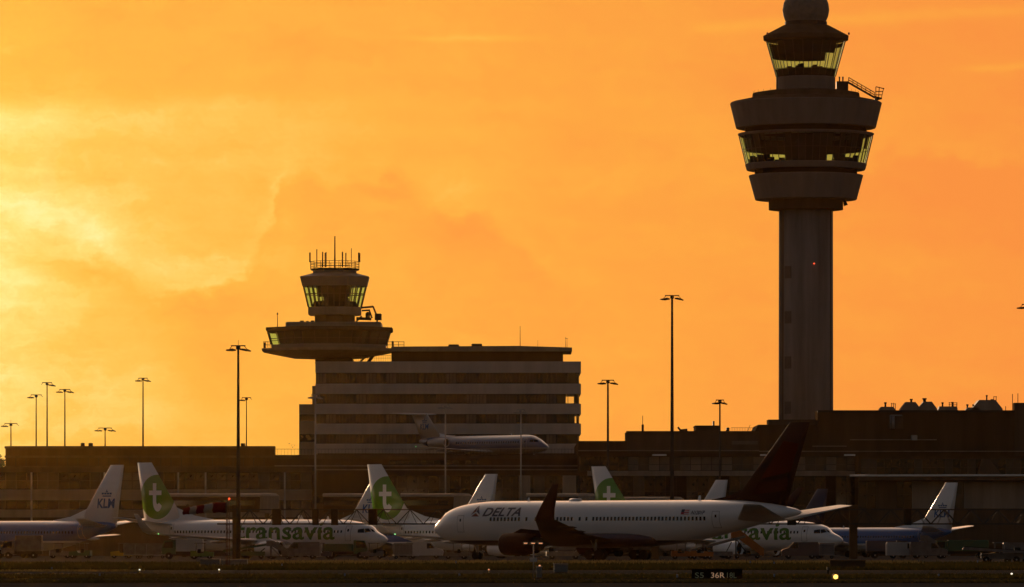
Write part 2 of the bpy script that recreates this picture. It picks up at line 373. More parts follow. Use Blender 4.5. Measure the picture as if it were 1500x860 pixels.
# ------------------------------------------------------------------ aircraft
def text_geo(txt, size=1.0, bold=0.0, shear=0.0, maxlen=.25, width=None):
    cu = bpy.data.curves.new('t','FONT'); cu.body = txt; cu.size = size; cu.offset = bold; cu.shear = shear; cu.resolution_u = 3
    o = bpy.data.objects.new('t', cu); COL.objects.link(o); bpy.context.view_layer.update()
    me = bpy.data.meshes.new_from_object(o.evaluated_get(bpy.context.evaluated_depsgraph_get()))
    bm = bmesh.new(); bm.from_mesh(me); bmesh.ops.triangulate(bm, faces=bm.faces)
    for _ in range(3):
        es = [e for e in bm.edges if e.calc_length() > maxlen]
        if not es: break
        bmesh.ops.subdivide_edges(bm, edges=es, cuts=1); bmesh.ops.triangulate(bm, faces=bm.faces)
    vs = [(v.co.x, v.co.y) for v in bm.verts]; bm.verts.index_update()
    fs = [tuple(v.index for v in f.verts) for f in bm.faces]; bm.free()
    bpy.data.objects.remove(o); bpy.data.curves.remove(cu); bpy.data.meshes.remove(me)
    x0 = min(v[0] for v in vs); x1 = max(v[0] for v in vs)
    k = 1 if width is None else width/(x1-x0)
    return [((x-x0)*k, y) for x, y in vs], fs
def grid_poly(poly, step=.3):
    """polygon (convex) filled as a fan of small triangles"""
    bm = bmesh.new(); vs = [bm.verts.new((x,y,0)) for x,y in poly]; bm.faces.new(vs); bmesh.ops.triangulate(bm, faces=bm.faces)
    for _ in range(4):
        es = [e for e in bm.edges if e.calc_length() > step]
        if not es: break
        bmesh.ops.subdivide_edges(bm, edges=es, cuts=1); bmesh.ops.triangulate(bm, faces=bm.faces)
    bm.verts.index_update()
    out = ([(v.co.x, v.co.y) for v in bm.verts], [tuple(v.index for v in f.verts) for f in bm.faces]); bm.free(); return out
AX = [0,.012,.05,.12,.25,.42,.62,.82,1.0]
def naca(x, th): return 5*th*(.2969*math.sqrt(x)-.126*x-.3516*x*x+.2843*x**3-.1036*x**4) + .0012
def foil_loft(mb, secs, sgn, xref, mi=0):
    """secs: (y, tLE, chord, z, thickness, cant°)"""
    rings = []
    for y, t, c, z, th, cant in secs:
        n = (-sin(R(cant))*sgn, cos(R(cant)))
        pts = []
        for x in AX: h = naca(x,th)*c; pts.append((xref-(t+c*x), y*sgn+n[0]*h, z+n[1]*h))
        for x in AX[-2:0:-1]: h = -naca(x,th)*c*.7; pts.append((xref-(t+c*x), y*sgn+n[0]*h, z+n[1]*h))
        rings.append(pts)
    return mb.loft(rings, mi=mi)
class Fus:
    def __init__(s, st, xref): s.st = st; s.xref = xref
    def at(s, t):
        st = s.st
        t = min(max(t, st[0][0]), st[-1][0])
        for i in range(len(st)-1):
            if t <= st[i+1][0]: break
        a, b = st[i], st[i+1]; p = st[max(i-1,0)]; q = st[min(i+2,len(st)-1)]
        h = b[0]-a[0]; u = (t-a[0])/h; out = []
        for k in (1,2,3):
            dl = (b[k]-a[k])/h
            def slope(l, m, r):
                if l is m or m is r: return None
                d0 = (m[k]-l[k])/(m[0]-l[0]); d1 = (r[k]-m[k])/(r[0]-m[0])
                return 0 if d0*d1 <= 0 else 2*d0*d1/(d0+d1)
            ma = slope(p,a,b); mb_ = slope(a,b,q)
            ma = dl if ma is None else ma; mb_ = dl if mb_ is None else mb_
            if i == 0: ma = dl*1.6
            out.append((2*u**3-3*u*u+1)*a[k]+(u**3-2*u*u+u)*h*ma+(-2*u**3+3*u*u)*b[k]+(u**3-u*u)*h*mb_)
        return out
    def p(s, t, th, off=0.0):
        zt, zb, hw = s.at(t); zc = zb+.52*(zt-zb)
        n = sin(th); z = zc+((zt-zc) if n > 0 else (zc-zb))*n
        return (s.xref-t, (hw+off)*cos(th), z+off*n)
    def side(s, t, z, sgn, off=.02):
        zt, zb, hw = s.at(t); zc = zb+.52*(zt-zb)
        r = (zt-zc) if z > zc else (zc-zb)
        th = math.asin(max(-.999,min(.999,(z-zc)/r)))
        x, y, zz = s.p(t, th, off); return (x, sgn*y, zz)
    def mesh(s, n=40):
        ts = []
        L_ = s.st[-1][0]; t = 0.0
        while t < L_:
            ts.append(t); t += .06 if t < .5 else (.25 if t < 6 else (1.0 if t < L_-16 else .5))
        ts.append(L_)
        return MB().loft([[s.p(max(t,.004), 2*pi*k/n) for k in range(n)] for t in ts])
def decal(fus, geo, fn, mats, parent, name, sgn, off=.02):
    """geo 2D -> (t, z) with fn -> fuselage side"""
    mb = MB(); mb.add([fus.side(*fn(u,v), sgn, off) for u,v in geo[0]], geo[1]); return mb.build(name, mats, parent)
def decal_fin(sp, geo, fn, mats, parent, name, sgn, off=.015):
    secs = sp['fin']; xref = sp['xref']
    def hy(t, z):
        for a, b in zip(secs, secs[1:]):
            if z <= b[3] or b is secs[-1]:
                u = (z-a[3])/(b[3]-a[3]); le = a[1]+(b[1]-a[1])*u; c = a[2]+(b[2]-a[2])*u
                return naca(min(max((t-le)/c,0),1), a[4])*c
    mb = MB(); vs = []
    for u, v in geo[0]:
        t, z = fn(u,v); vs.append((xref-t, sgn*(hy(t,z)+off), z))
    mb.add(vs, geo[1]); return mb.build(name, mats, parent)

def make_jet(name, sp, label, cat, group):
    root = empty(name, (0,0,0), 0, label, cat, group); xr = sp['xref']
    fus = Fus(sp['fus'], xr)
    fo = fus.mesh().build('fuselage', sp['paint'], root)
    # wing-body fairing
    t0, t1, zb, hw = sp['fairing']
    mb = MB(); rings = []
    for k in range(13):
        u = k/12; s_ = max(.02, math.sqrt(max(0,1-(2*u-1)**4)))
        rings.append([(xr-(t0+(t1-t0)*u), hw*s_*cos(a), zb+sp['fair_h']*.5+sp['fair_h']*.5*s_*sin(a)) for a in [2*pi*j/20 for j in range(20)]])
    mb.loft(rings).build('belly_fairing', sp['belly'], root)
    for sg in (1,-1):
        wo = foil_loft(MB(), sp['wing'], sg, xr).build('wing', sp['wingpaint'], root)
        if sp.get('winglet'):
            foil_loft(MB(), sp['winglet'], sg, xr).build('winglet', sp['wingletpaint'], wo)
        if sp.get('wing'):
            y, t, c, z = sp['wing'][-1][:4]
            MB().lathe([(.02,-.06),(.07,-.03),(.08,.03),(.02,.07)], 8, (xr-t+.05, y*sg, z), smooth=True).build('navigation_light', M['lamp_green'] if sg < 0 else M['lens'], wo)
            # flap track fairings
            for fr in (.3,.5,.7):
                a, b = sp['wing'][1], sp['wing'][-1]
                yy = a[0]+(b[0]-a[0])*fr; tt = a[1]+a[2]*.75+(b[1]+b[2]*.9-a[1]-a[2]*.75)*fr; zz = a[3]+(b[3]-a[3])*fr-.2
                MB().lathe([(.02,-1.6),(.16,-1.0),(.2,0),(.1,1.0),(.02,1.3)], 8, (xr-tt, yy*sg, zz), axis='x', smooth=True).build('flap_fairing', sp['wingpaint'], wo)
        foil_loft(MB(), sp['stab'], sg, xr).build('tailplane', sp['stabpaint'], root)
        y, te, r, ln, z = sp['engine']
        cx = xr-te
        mb = MB().lathe([(r*.80,-.25),(r*.84,-.02),(r*.90,.02),(r*.97,-.16),(r*1.0,-ln*.28),(r*.97,-ln*.6),(r*.80,-ln*.86),(r*.78,-ln*.86),(r*.7,-ln*.5)], 28, (cx, y*sg, z), axis='x', caps=False, smooth=True)
        # pylon
        if sp['pylon'] == 'wing':
            mb.add([(cx-ln*.2,y*sg-.12,z+r*.9),(cx-ln*.2,y*sg+.12,z+r*.9),(cx-ln*1.05,y*sg+.12,z+r*.6),(cx-ln*1.05,y*sg-.12,z+r*.6),
                    (cx-ln*.45,y*sg-.12,z+r*1.35),(cx-ln*.45,y*sg+.12,z+r*1.35),(cx-ln*1.1,y*sg+.12,z+r*1.15),(cx-ln*1.1,y*sg-.12,z+r*1.15)],
                   [(0,1,2,3),(4,7,6,5),(0,4,5,1),(1,5,6,2),(2,6,7,3),(3,7,4,0)])
        else:
            yy = sorted((sg*1.0, sg*(y-r*.8))); mb.box(cx-ln*.8, cx-ln*.25, yy[0], yy[1], z-.12, z+.12)
        eo = mb.build('engine', sp['nacelle'], root)
        MB().lathe([(r*.82,-.3),(r*.82,-.34),(.05,-.34)], 28, (cx,y*sg,z), axis='x', caps=True).build('fan', M['dark'], eo)
        MB().lathe([(.03,.16),(r*.16,-.05),(r*.26,-.33)], 16, (cx,y*sg,z), axis='x', caps=True, smooth=True).build('spinner', M['metal_dark'], eo)
        MB().lathe([(r*.62,-ln*.7),(r*.55,-ln*.98),(r*.34,-ln*1.0),(.04,-ln*1.2)], 20, (cx,y*sg,z), axis='x', smooth=True).build('exhaust_cone', M['metal_dark'], eo)
        # cockpit panes
        mb = MB()
        for quad in sp['cockpit']:
            (ta,za),(tb,zb_),(tc_,zc_),(td,zd) = quad
            vs = []; n_ = 5
            for i in range(n_):
                for j in range(n_):
                    u, v = i/(n_-1), j/(n_-1)
                    t = (ta*(1-u)+tb*u)*(1-v)+(td*(1-u)+tc_*u)*v; z = (za*(1-u)+zb_*u)*(1-v)+(zd*(1-u)+zc_*u)*v
                    vs.append(fus.side(t,z,sg,.02))
            mb.add(vs, [(i*n_+j,(i+1)*n_+j,(i+1)*n_+j+1,i*n_+j+1) for i in range(n_-1) for j in range(n_-1)], smooth=True)
        mb.build('cockpit_window', M['glass_dark'], fo)
    fin = MB()
    rings = []
    foil = sp['fin']
    for y, t, c, z, th, cant in foil:
        pts = [(xr-(t+c*x), naca(x,th)*c, z) for x in AX] + [(xr-(t+c*x), -naca(x,th)*c, z) for x in AX[-2:0:-1]]
        rings.append(pts)
    fin.loft(rings)
    fn = fin.build('tail_fin', sp['finpaint'], root)
    if sp.get('dorsal'):
        ta, za, tb, zb_ = sp['dorsal']
        mb = MB(); mb.loft([[(xr-ta,-.05,za),(xr-ta,.05,za),(xr-ta,.0,za+.08)],[(xr-(ta*.5+tb*.5),-.16,za-.1),(xr-(ta*.5+tb*.5),.16,za-.1),(xr-(ta*.5+tb*.5),0,za+(zb_-za)*.34)],[(xr-tb,-.22,za-.2),(xr-tb,.22,za-.2),(xr-tb,0,zb_)]], smooth=False)
        mb.build('dorsal_fin', sp['dorsalpaint'], root)
    # windows on the sides
    wz, wh, ww = sp['window_size']
    for sg in sp.get('window_sides', (1,)):
        first = None
        for t in sp['windows']:
            if first is None or not (sp['const'][0] < t < sp['const'][1]):
                g = ([(t-ww/2,wz-wh/2),(t+ww/2,wz-wh/2),(t+ww/2,wz+wh/2),(t-ww/2,wz+wh/2)], [(0,1,2,3)])
                o = decal(fus, g, lambda u,v: (u,v), M['glass_dark'], fo, 'cabin_window', sg)
                if sp['const'][0] < t < sp['const'][1]: first = (o, t)
            else: link_copy(first[0], fo, (first[1]-t, 0, 0))
        for dt_, dw, z0, z1 in sp['doors']:
            e = .07; mb = MB()
            for (a0,a1,b0,b1) in ((dt_-dw/2,dt_+dw/2,z0,z0+e),(dt_-dw/2,dt_+dw/2,z1-e,z1),(dt_-dw/2,dt_-dw/2+e,z0+e,z1-e),(dt_+dw/2-e,dt_+dw/2,z0+e,z1-e)):
                g = grid_poly([(a0,b0),(a1,b0),(a1,b1),(a0,b1)], .4)
                mb.add([fus.side(u,v,sg,.02) for u,v in g[0]], g[1])
            do = mb.build('door', M['grey_paint'], fo)
            g = grid_poly([(dt_-.12,z1-.75),(dt_+.12,z1-.75),(dt_+.12,z1-.42),(dt_-.12,z1-.42)],.3)
            decal(fus, g, lambda u,v:(u,v), M['glass_dark'], do, 'door_window', sg)
    # landing gear
    for (t, y, r, pair) in sp['gear']:
        x = xr-t; mb = MB(); mb.tube((x,y,r),(x,y,sp['gear_top']),.12,.14,10); mb.tube((x,y-.38*pair,r),(x,y+.38*pair,r),.09,n=8); mb.tube((x+.1,y,r+.4),(x+.9,y,sp['gear_top']),.06,n=6)
        go_ = mb.build('landing_gear', M['metal'], root)
        xs = (0,) if pair == 1 else (-.7,.7)
        if pair == 2: MB().tube((x-.7,y,r),(x+.7,y,r),.09).build('bogie_beam', M['metal_dark'], go_)
        for q in xs:
            for s_ in (-.38,.38):
                MB().tube((x+q,y+s_-.17,r),(x+q,y+s_+.17,r),r,n=18).build('wheel', M['rubber'], go_)
    # small aerials
    for t, sz in sp['aerials']:
        zt = fus.at(t)[0]; MB().prism([(xr-t,zt-.03),(xr-t-.35*sz,zt-.03),(xr-t-.35*sz,zt+.42*sz),(xr-t-.15*sz,zt+.42*sz)],-.02,.02).build('aerial', M['white'], root)
    return root, fus, fo, fn

F737 = [(0,2.42,2.38,.02),(.3,2.75,2.05,.4),(1,3.15,1.65,.85),(1.7,3.5,1.35,1.2),(2.6,4.25,1.13,1.5),(4.0,4.62,1.03,1.77),(6.0,4.9,1.0,1.87),(8.0,5.0,1.0,1.88),(25,5.02,1.0,1.88),(28,5.02,1.22,1.88),(31,5.0,1.85,1.68),(34,4.95,2.8,1.22),(36.5,4.85,3.45,.72),(37.9,4.67,3.95,.34),(38.3,4.5,4.2,.1)]
def spec737(**k):
    s = dict(xref=19.0, fus=F737, fairing=(12.5,24.5,.85,1.95), fair_h=1.5, const=(8.1,25),
      wing=[(1.0,13.1,8.9,1.85,.13,0),(1.9,14.3,7.7,1.95,.13,0),(5.9,17.4,4.6,2.35,.115,0),(16.9,23.6,1.75,3.15,.10,0)],
      winglet=[(16.9,23.6,1.75,3.15,.10,4),(17.3,24.1,1.6,3.45,.09,45),(17.6,24.7,1.35,4.1,.08,72),(18.0,26.0,.6,5.7,.07,80)],
      stab=[(.5,32.6,4.5,4.3,.09,0),(7.17,37.0,1.5,5.3,.08,0)],
      fin=[(0,31.7,6.6,4.6,.06,0),(0,37.2,2.3,12.5,.06,0)], dorsal=(27.2,5.0,33.2,6.65),
      engine=(4.83,13.0,1.0,4.4,1.28), pylon='wing',
      cockpit=[[(1.95,3.45),(2.55,3.3),(2.75,3.82),(2.35,3.85)],[(2.62,3.3),(3.5,3.3),(3.55,3.72),(2.83,3.84)],[(1.62,3.36),(1.9,3.46),(2.28,3.86),(2.0,3.7)]],
      window_size=(3.45,.34,.23), windows=[5.9+.508*k for k in range(0,53) if k not in (17,18)], doors=[(4.9,.86,2.25,4.2),(33.0,.76,2.65,4.5)],
      gear=[(3.6,0,.35,1),(20.0,2.8,.56,1),(20.0,-2.8,.56,1)], gear_top=1.9, aerials=[(9,1),(17,.8)])
    s.update(k); return s
CW = (.74,.74,.75)
GREEN = (.07,.235,.008)
place = lambda o, x, y, rz: (setattr(o,'location',(x,y,0)), setattr(o,'rotation_euler',(0,0,rz)))

def tee_geo(w_, h_):
    # one stroke letter: stem, crossbar and a hook to the right, pieces butt end to end
    P = [[(.30,.36),(.56,.36),(.56,.58),(.30,.58)],[(.30,.58),(.56,.58),(.56,.74),(.30,.74)],[(.30,.74),(.56,.74),(.56,1.0),(.30,1.0)],[(0,.58),(.30,.58),(.30,.74),(0,.74)],[(.56,.58),(.95,.58),(.95,.74),(.56,.74)]]
    vs, fs = [], []
    for q in P:
        g_ = grid_poly([(x*w_, y*h_) for x,y in q], .5); b_ = len(vs); vs += g_[0]; fs += [tuple(b_+i for i in f_) for f_ in g_[1]]
    b_ = len(vs); n_ = 12
    for k in range(n_+1):
        a = pi+ (pi*.86)*k/n_
        for r_ in (.36,.10): vs.append(((.66+r_*cos(a))*w_, (.36+r_*1.0*sin(a))*h_))
    for k in range(n_): fs.append((b_+2*k,b_+2*k+2,b_+2*k+3,b_+2*k+1))
    return vs, fs
# green-disc jet, nose to the right and towards the viewer
pw = zone_paint('white_jet_paint', [], CW)
pt = spec737(paint=pw, belly=M['white'], wingpaint=M['grey_paint'], wingletpaint=M['grey_paint'], stabpaint=M['white'], nacelle=M['white'], dorsalpaint=M['white'],
     finpaint=zone_paint('green_disc_fin_paint', [], CW, circle=(19-36.25,8.0,2.75,2.9,GREEN)), window_sides=(-1,))
jetA, fusA, foA, fnA = make_jet('passenger_jet', pt, 'white jet with green disc tail behind the windsock, nose at the dark tailed jet', 'airliner', 'parked white jets with green disc tails')
def tz_star(t0, z0): return lambda u, v: (t0-u, z0+v)
def tz_port(t0, z0): return lambda u, v: (t0+u, z0+v)
decal(fusA, text_geo('transavia', 3.25, .05, 0, .35, 15.6), tz_star(22.5, 2.5), M['letter_green'], foA, 'lettering', -1)
for sg in (-1,1):
    g = tee_geo(2.15, 3.7)
    decal_fin(pt, g, (lambda u,v: (37.55-u, 6.1+v)) if sg < 0 else (lambda u,v: (35.35+u, 6.1+v)), M['white'], fnA, 'emblem_letter', sg)
aA = R(33)
hA = math.atan2(-sin(aA), cos(aA))
place(jetA, -31.67, 722, hA)
jetA2 = copy_tree(jetA); place(jetA2, -2.1, 738, hA); jetA2['label'] = 'white jet with green disc tail whose nose is hidden behind the dark tailed jet'
jetA3 = copy_tree(jetA); place(jetA3, 28.03, 757, hA); jetA3['label'] = 'white jet with green disc tail whose nose shows right of the dark tailed jet'

# blue-topped jets, nose to the left and away
BLUE = (.045,.12,.32)
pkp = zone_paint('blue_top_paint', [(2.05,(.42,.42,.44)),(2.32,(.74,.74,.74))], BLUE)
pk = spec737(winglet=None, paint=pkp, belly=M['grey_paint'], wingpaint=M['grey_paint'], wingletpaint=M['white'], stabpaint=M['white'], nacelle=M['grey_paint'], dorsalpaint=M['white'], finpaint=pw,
     windows=[5.9+.508*k for k in range(0,53,1) if k not in (17,18)][:50], window_sides=(1,))
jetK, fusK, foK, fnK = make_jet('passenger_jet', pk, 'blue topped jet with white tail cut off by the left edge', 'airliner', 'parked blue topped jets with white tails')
def crown_geo(w, h):
    vs, fs = [], []
    def rect(x0,x1,y0,y1): i = len(vs); vs.extend([(x0,y0),(x1,y0),(x1,y1),(x0,y1)]); fs.append((i,i+1,i+2,i+3))
    rect(.1*w,.9*w,0,.18*h)
    for k in range(4): x = (.02+.245*k)*w; rect(x,x+.2*w,.34*h,.62*h)
    rect(.4*w,.6*w,.68*h,.86*h); rect(.46*w,.54*w,.88*h,1.1*h)
    return vs, fs
def klm_marks(sp, fn, t_port, t_star, z, s):
    for sg in (1,-1):
        f_ = (lambda u,v: (t_port+u, z+v)) if sg > 0 else (lambda u,v: (t_star-u, z+v))
        decal_fin(sp, text_geo('KLM', 1.75*s, .05*s, .12, .6, 3.0*s), f_, M['klm_blue'], fn, 'lettering', sg)
        g = crown_geo(1.8*s, .85*s)
        decal_fin(sp, ([(x+.75*s, y+1.5*s) for x,y in g[0]], g[1]), f_, M['klm_blue'], fn, 'crown_emblem', sg)
klm_marks(pk, fnK, 35.0, 38.0, 6.75, 1.0)
aK = R(35); hK = math.atan2(sin(aK), -cos(aK))
place(jetK, -68.8, 765, hK)
def jet_by_tail(src, px, Yt, s, label):                 # stands the fin's upper rear corner at this point
    c = copy_tree(src); c.scale = (s,s,s); q = (19.0-39.5)*s
    place(c, PX(px, Yt)-q*cos(hK), Yt-q*sin(hK), hK); c['label'] = label; return c
jet_by_tail(jetK, 567, 795, .94, 'blue topped jet whose white tail peeks out left of the middle green disc tail')
jet_by_tail(jetK, 729, 800, .95, 'blue topped jet whose white tail rises above the nose of the dark tailed jet')
jet_by_tail(jetK, 1066, 850, .93, 'blue topped jet whose white tail rises just left of the dark tail fin')
jet_by_tail(jetK, 1403, 792, .845, 'blue topped jet on the right with white tail under the long bright gutter')
pd = spec737(paint=pw, winglet=None, belly=M['navy'], wingpaint=M['grey_paint'], wingletpaint=M['navy'], stabpaint=M['white'], nacelle=M['navy'], dorsalpaint=M['navy'], finpaint=M['navy'], window_sides=())
jetD, *_ = make_jet('passenger_jet', pd, 'small jet showing only a dark swept fin right of the big dark tail', 'airliner', None)
jetD.scale = (.83,)*3; q = (19-39.5)*.83; place(jetD, PX(1213,860)-q*cos(hK), 860-q*sin(hK), hK)

# the large dark tailed twin jet in front
F767 = [(0,3.72,3.68,.02),(.35,4.25,3.2,.5),(1.1,4.9,2.7,1.05),(2.3,5.85,2.25,1.6),(4.1,6.5,1.95,2.06),(6.2,6.85,1.75,2.38),(8.2,7.02,1.67,2.5),(9.8,7.07,1.65,2.515),(33,7.07,1.65,2.515),(37,7.07,1.98,2.48),(41,7.06,2.62,2.28),(45,7.02,3.5,1.85),(49,6.7,4.4,1.15),(52,6.2,5.0,.6),(53.4,5.85,5.3,.3),(53.7,5.65,5.5,.1)]
NAVY = (.012,.018,.05)
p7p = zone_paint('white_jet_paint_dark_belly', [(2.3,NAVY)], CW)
win7 = [10.35+.53*k for k in range(9)]+[15.7,17.1,18.6]+[20.3+.53*k for k in range(5)]+[23.6,24.6]+[25.6+.53*k for k in range(31)]
M['midnight'] = mat('midnight_tail_paint', (.020,.004,.006), .7, spec=.1)
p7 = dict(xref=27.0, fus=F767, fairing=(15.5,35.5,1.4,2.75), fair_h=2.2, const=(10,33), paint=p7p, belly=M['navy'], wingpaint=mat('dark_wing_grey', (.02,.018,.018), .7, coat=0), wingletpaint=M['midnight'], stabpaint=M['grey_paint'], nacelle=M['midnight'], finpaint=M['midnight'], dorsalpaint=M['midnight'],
   wing=[(1.6,16.8,12.2,2.15,.13,0),(2.6,18.0,10.8,2.3,.13,0),(8.5,22.2,6.9,2.95,.115,0),(23.3,32.2,2.8,4.7,.10,0)],
   winglet=[(23.3,32.2,2.8,4.7,.10,4),(23.9,32.8,2.6,5.1,.09,40),(24.5,33.7,2.2,5.95,.08,66),(25.5,36.3,.95,8.75,.07,74)],
   stab=[(.6,45.0,7.0,4.65,.09,0),(9.7,52.1,2.4,6.4,.08,0)],
   fin=[(0,43.6,8.0,6.2,.09,0),(0,52.1,2.8,16.1,.085,0)], dorsal=(41.0,7.04,45.4,8.3),
   engine=(7.9,16.4,1.36,5.6,1.85), pylon='wing',
   cockpit=[[(1.3,4.6),(1.8,4.85),(2.05,5.3),(1.75,5.15)]],
   window_size=(4.87,.46,.3), windows=win7, doors=[(5.6,1.1,3.3,5.35),(43.0,1.05,3.75,5.75)], window_sides=(1,),
   gear=[(6.5,0,.45,1),(27.5,4.6,.6,2),(27.5,-4.6,.6,2)], gear_top=2.6, aerials=[(14,1),(39,1.3)])
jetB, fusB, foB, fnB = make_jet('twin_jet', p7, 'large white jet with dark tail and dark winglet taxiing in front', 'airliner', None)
aB = R(36.4); hB = math.atan2(sin(aB), -cos(aB)); place(jetB, 12.3, 672, hB)
decal(fusB, text_geo('DELTA', 1.42, .035, .28, .35, 5.7), tz_port(9.0, 5.25), M['navy'], foB, 'lettering', 1)
dred3 = mat('emblem_red', (.12,.008,.015), .4)
for poly, m_ in (([(.68,1.35),(.68,.6),(.02,.2)],dred3), ([(.74,1.35),(1.4,.2),(.74,.6)],M['navy']), ([(.1,.0),(.71,.42),(1.32,.0)],dred3)):
    decal(fusB, grid_poly(poly,.4), tz_port(7.2, 5.2), m_, foB, 'emblem', 1)
decal(fusB, text_geo('N1201P', .62, .015, .28, .35, 1.9), tz_port(39.6, 5.35), M['navy'], foB, 'registration', 1)
fl = [];
decal(fusB, grid_poly([(0,0),(1.1,0),(1.1,.6),(0,.6)],.4), tz_port(38.2, 5.35), M['red'], foB, 'flag', 1)
for k in range(3): decal(fusB, ([(.45,.08+.2*k),(1.1,.08+.2*k),(1.1,.16+.2*k),(.45,.16+.2*k)],[(0,1,2,3)]), tz_port(38.2,5.35), M['white'], foB, 'flag_stripe', 1, .03)
decal(fusB, grid_poly([(0,.25),(.45,.25),(.45,.6),(0,.6)],.4), tz_port(38.2, 5.35), M['navy'], foB, 'flag_canton', 1, .035)
dred = mat('tail_red', (.05,.003,.003), .8, spec=0); dred2 = mat('tail_deep_red', (.026,.003,.005), .8, spec=0)
for sg in (1,-1):
    decal_fin(p7, grid_poly([(51.3,13.9),(53.4,13.6),(52.2,10.3),(48.2,9.5)],1), lambda u,v:(u,v), dred, fnB, 'tail_emblem', sg)
    decal_fin(p7, grid_poly([(47.9,9.1),(52.0,9.6),(51.7,8.2),(46.9,7.6)],1), lambda u,v:(u,v), dred2, fnB, 'tail_emblem', sg)
mb = MB(); mb.loft([[(27-21.2+s_*dx_, .45*s_*cos(a)*1.0, 7.0+.38*s_*max(0,sin(a))) for a in [pi*k/8 for k in range(9)]] for dx_, s_ in ((1.1,.15),(.8,.9),(.3,1),(-.7,1),(-1.1,.15))], closed=False, caps=False)
mb.build('antenna_fairing', M['white'], jetB)

# rear-engined T-tail jet shown on the roof terrace
F100 = [(0,1.98,1.94,.02),(.3,2.4,1.65,.38),(1.2,2.95,1.35,.88),(2.5,3.65,1.12,1.3),(4,4.18,1.03,1.57),(5.5,4.3,1.0,1.65),(22,4.3,1.0,1.65),(26,4.28,1.4,1.5),(29,4.2,2.1,1.1),(31.5,4.0,2.9,.55),(32.5,3.8,3.2,.25)]
pf = dict(xref=17.0, fus=F100, fairing=(12,20.5,.85,1.7), fair_h=1.2, const=(5.6,22), paint=zone_paint('blue_top_paint_small', [(1.75,(.3,.29,.28)),(2.0,(.45,.44,.43))], (.11,.14,.23)), belly=M['grey_paint'], wingpaint=M['grey_paint'], wingletpaint=M['white'], stabpaint=M['white'], nacelle=M['grey_paint'], finpaint=zone_paint('faded_white_paint', [], (.42,.40,.38)), dorsalpaint=M['white'],
   wing=[(.9,13.0,5.4,1.35,.12,0),(1.7,13.6,4.8,1.4,.12,0),(14.0,18.6,1.4,2.2,.10,0)], stab=[(0,30.7,3.7,8.25,.12,0),(5.0,33.6,1.5,8.4,.12,0)],
   fin=[(0,26.6,5.6,3.9,.09,0),(0,30.6,4.0,8.3,.09,0)], dorsal=(23.5,4.28,27.5,4.9), engine=(2.65,22.8,.8,5.0,3.1), pylon='body',
   cockpit=[[(1.7,3.0),(2.4,2.95),(2.6,3.4),(2.1,3.35)],[(2.5,2.95),(3.2,3.0),(3.2,3.35),(2.65,3.42)]],
   window_size=(3.0,.34,.24), windows=[5.8+.6*k for k in range(27)], doors=[(4.2,.8,1.9,3.6)], window_sides=(-1,),
   gear=[(3.6,0,.3,1),(17.5,2.3,.5,1),(17.5,-2.3,.5,1)], gear_top=1.6, aerials=[(9,.8)])
TERR_Z = 16.65
jetF, fusF, foF, fnF = make_jet('passenger_jet', pf, 'blue topped T-tail jet standing on the roof terrace before the office block', 'airliner', None)
klm_marks(pf, fnF, 29.3, 32.4, 5.6, .8)
hF = math.atan2(-sin(R(46)), cos(R(46))); jetF.location = (-5.55,985,TERR_Z); jetF.rotation_euler = (0,0,hF)
# ------------------------------------------------------------------ buildings
def window_proto(wd, ht, m, frame=M['metal_dark'], fr=.09, transom=None, sub_m=0):
    mb = MB()
    mb.add([(0,.12,0),(wd,.12,0),(wd,.12,ht),(0,.12,ht)], [(0,1,2,3)], 0)
    mb.box(-fr/2, fr/2, -.05, .14, 0, ht, 1)
    mb.box(fr/2, wd-fr/2, -.02, .14, 0, fr, 1); mb.box(fr/2, wd-fr/2, -.02, .14, ht-fr, ht, 1)
    if sub_m:
        for q in range(1,sub_m): mb.box(wd*q/sub_m-.045, wd*q/sub_m+.045, -.03, .11, fr, ht-fr, 1)
    if transom: mb.box(fr/2, wd-fr/2, -.02, .11, ht*transom-.04, ht*transom+.04, 1)
    me = mb.build('window', [m, frame]); return me
def window_row(parent, x0, x1, n, y, z0, z1, choices, rr, transom=None, sub_m=0):
    wd = (x1-x0)/n; protos = {}
    for k in range(n):
        c = rr.choices(range(len(choices)), [q[1] for q in choices])[0]
        if c not in protos:
            o = window_proto(wd, z1-z0, choices[c][0], transom=transom, sub_m=sub_m); o.parent = parent; protos[c] = o
        else: o = link_copy(protos[c], parent)
        o.location = (x0+k*wd, y, z0)
GL = [(M['glass_dark'],6),(M['glass_mid'],3),(M['glass_blind'],1.3)]
def bld(name, px0, px1, Y, label, cat='building', group=None):
    return empty(name, ((PX(px0,Y)+PX(px1,Y))/2, Y, 0), 0, label, cat, group)
def part_box(parent, name, px0, px1, py0, py1, y0, y1, m, Y=None):
    """box given by photo rows/columns at depth Y (front), running from y0 to y1"""
    Y = Y or y0; lx, ly, _ = parent.location
    z1, z0 = PZ(py0,Y), (0 if py1 is None else PZ(py1,Y))
    return MB().box(PX(px0,Y)-lx, PX(px1,Y)-lx, y0-ly, y1-ly, z0, z1).build(name, m, parent)
rr = random.Random(11)

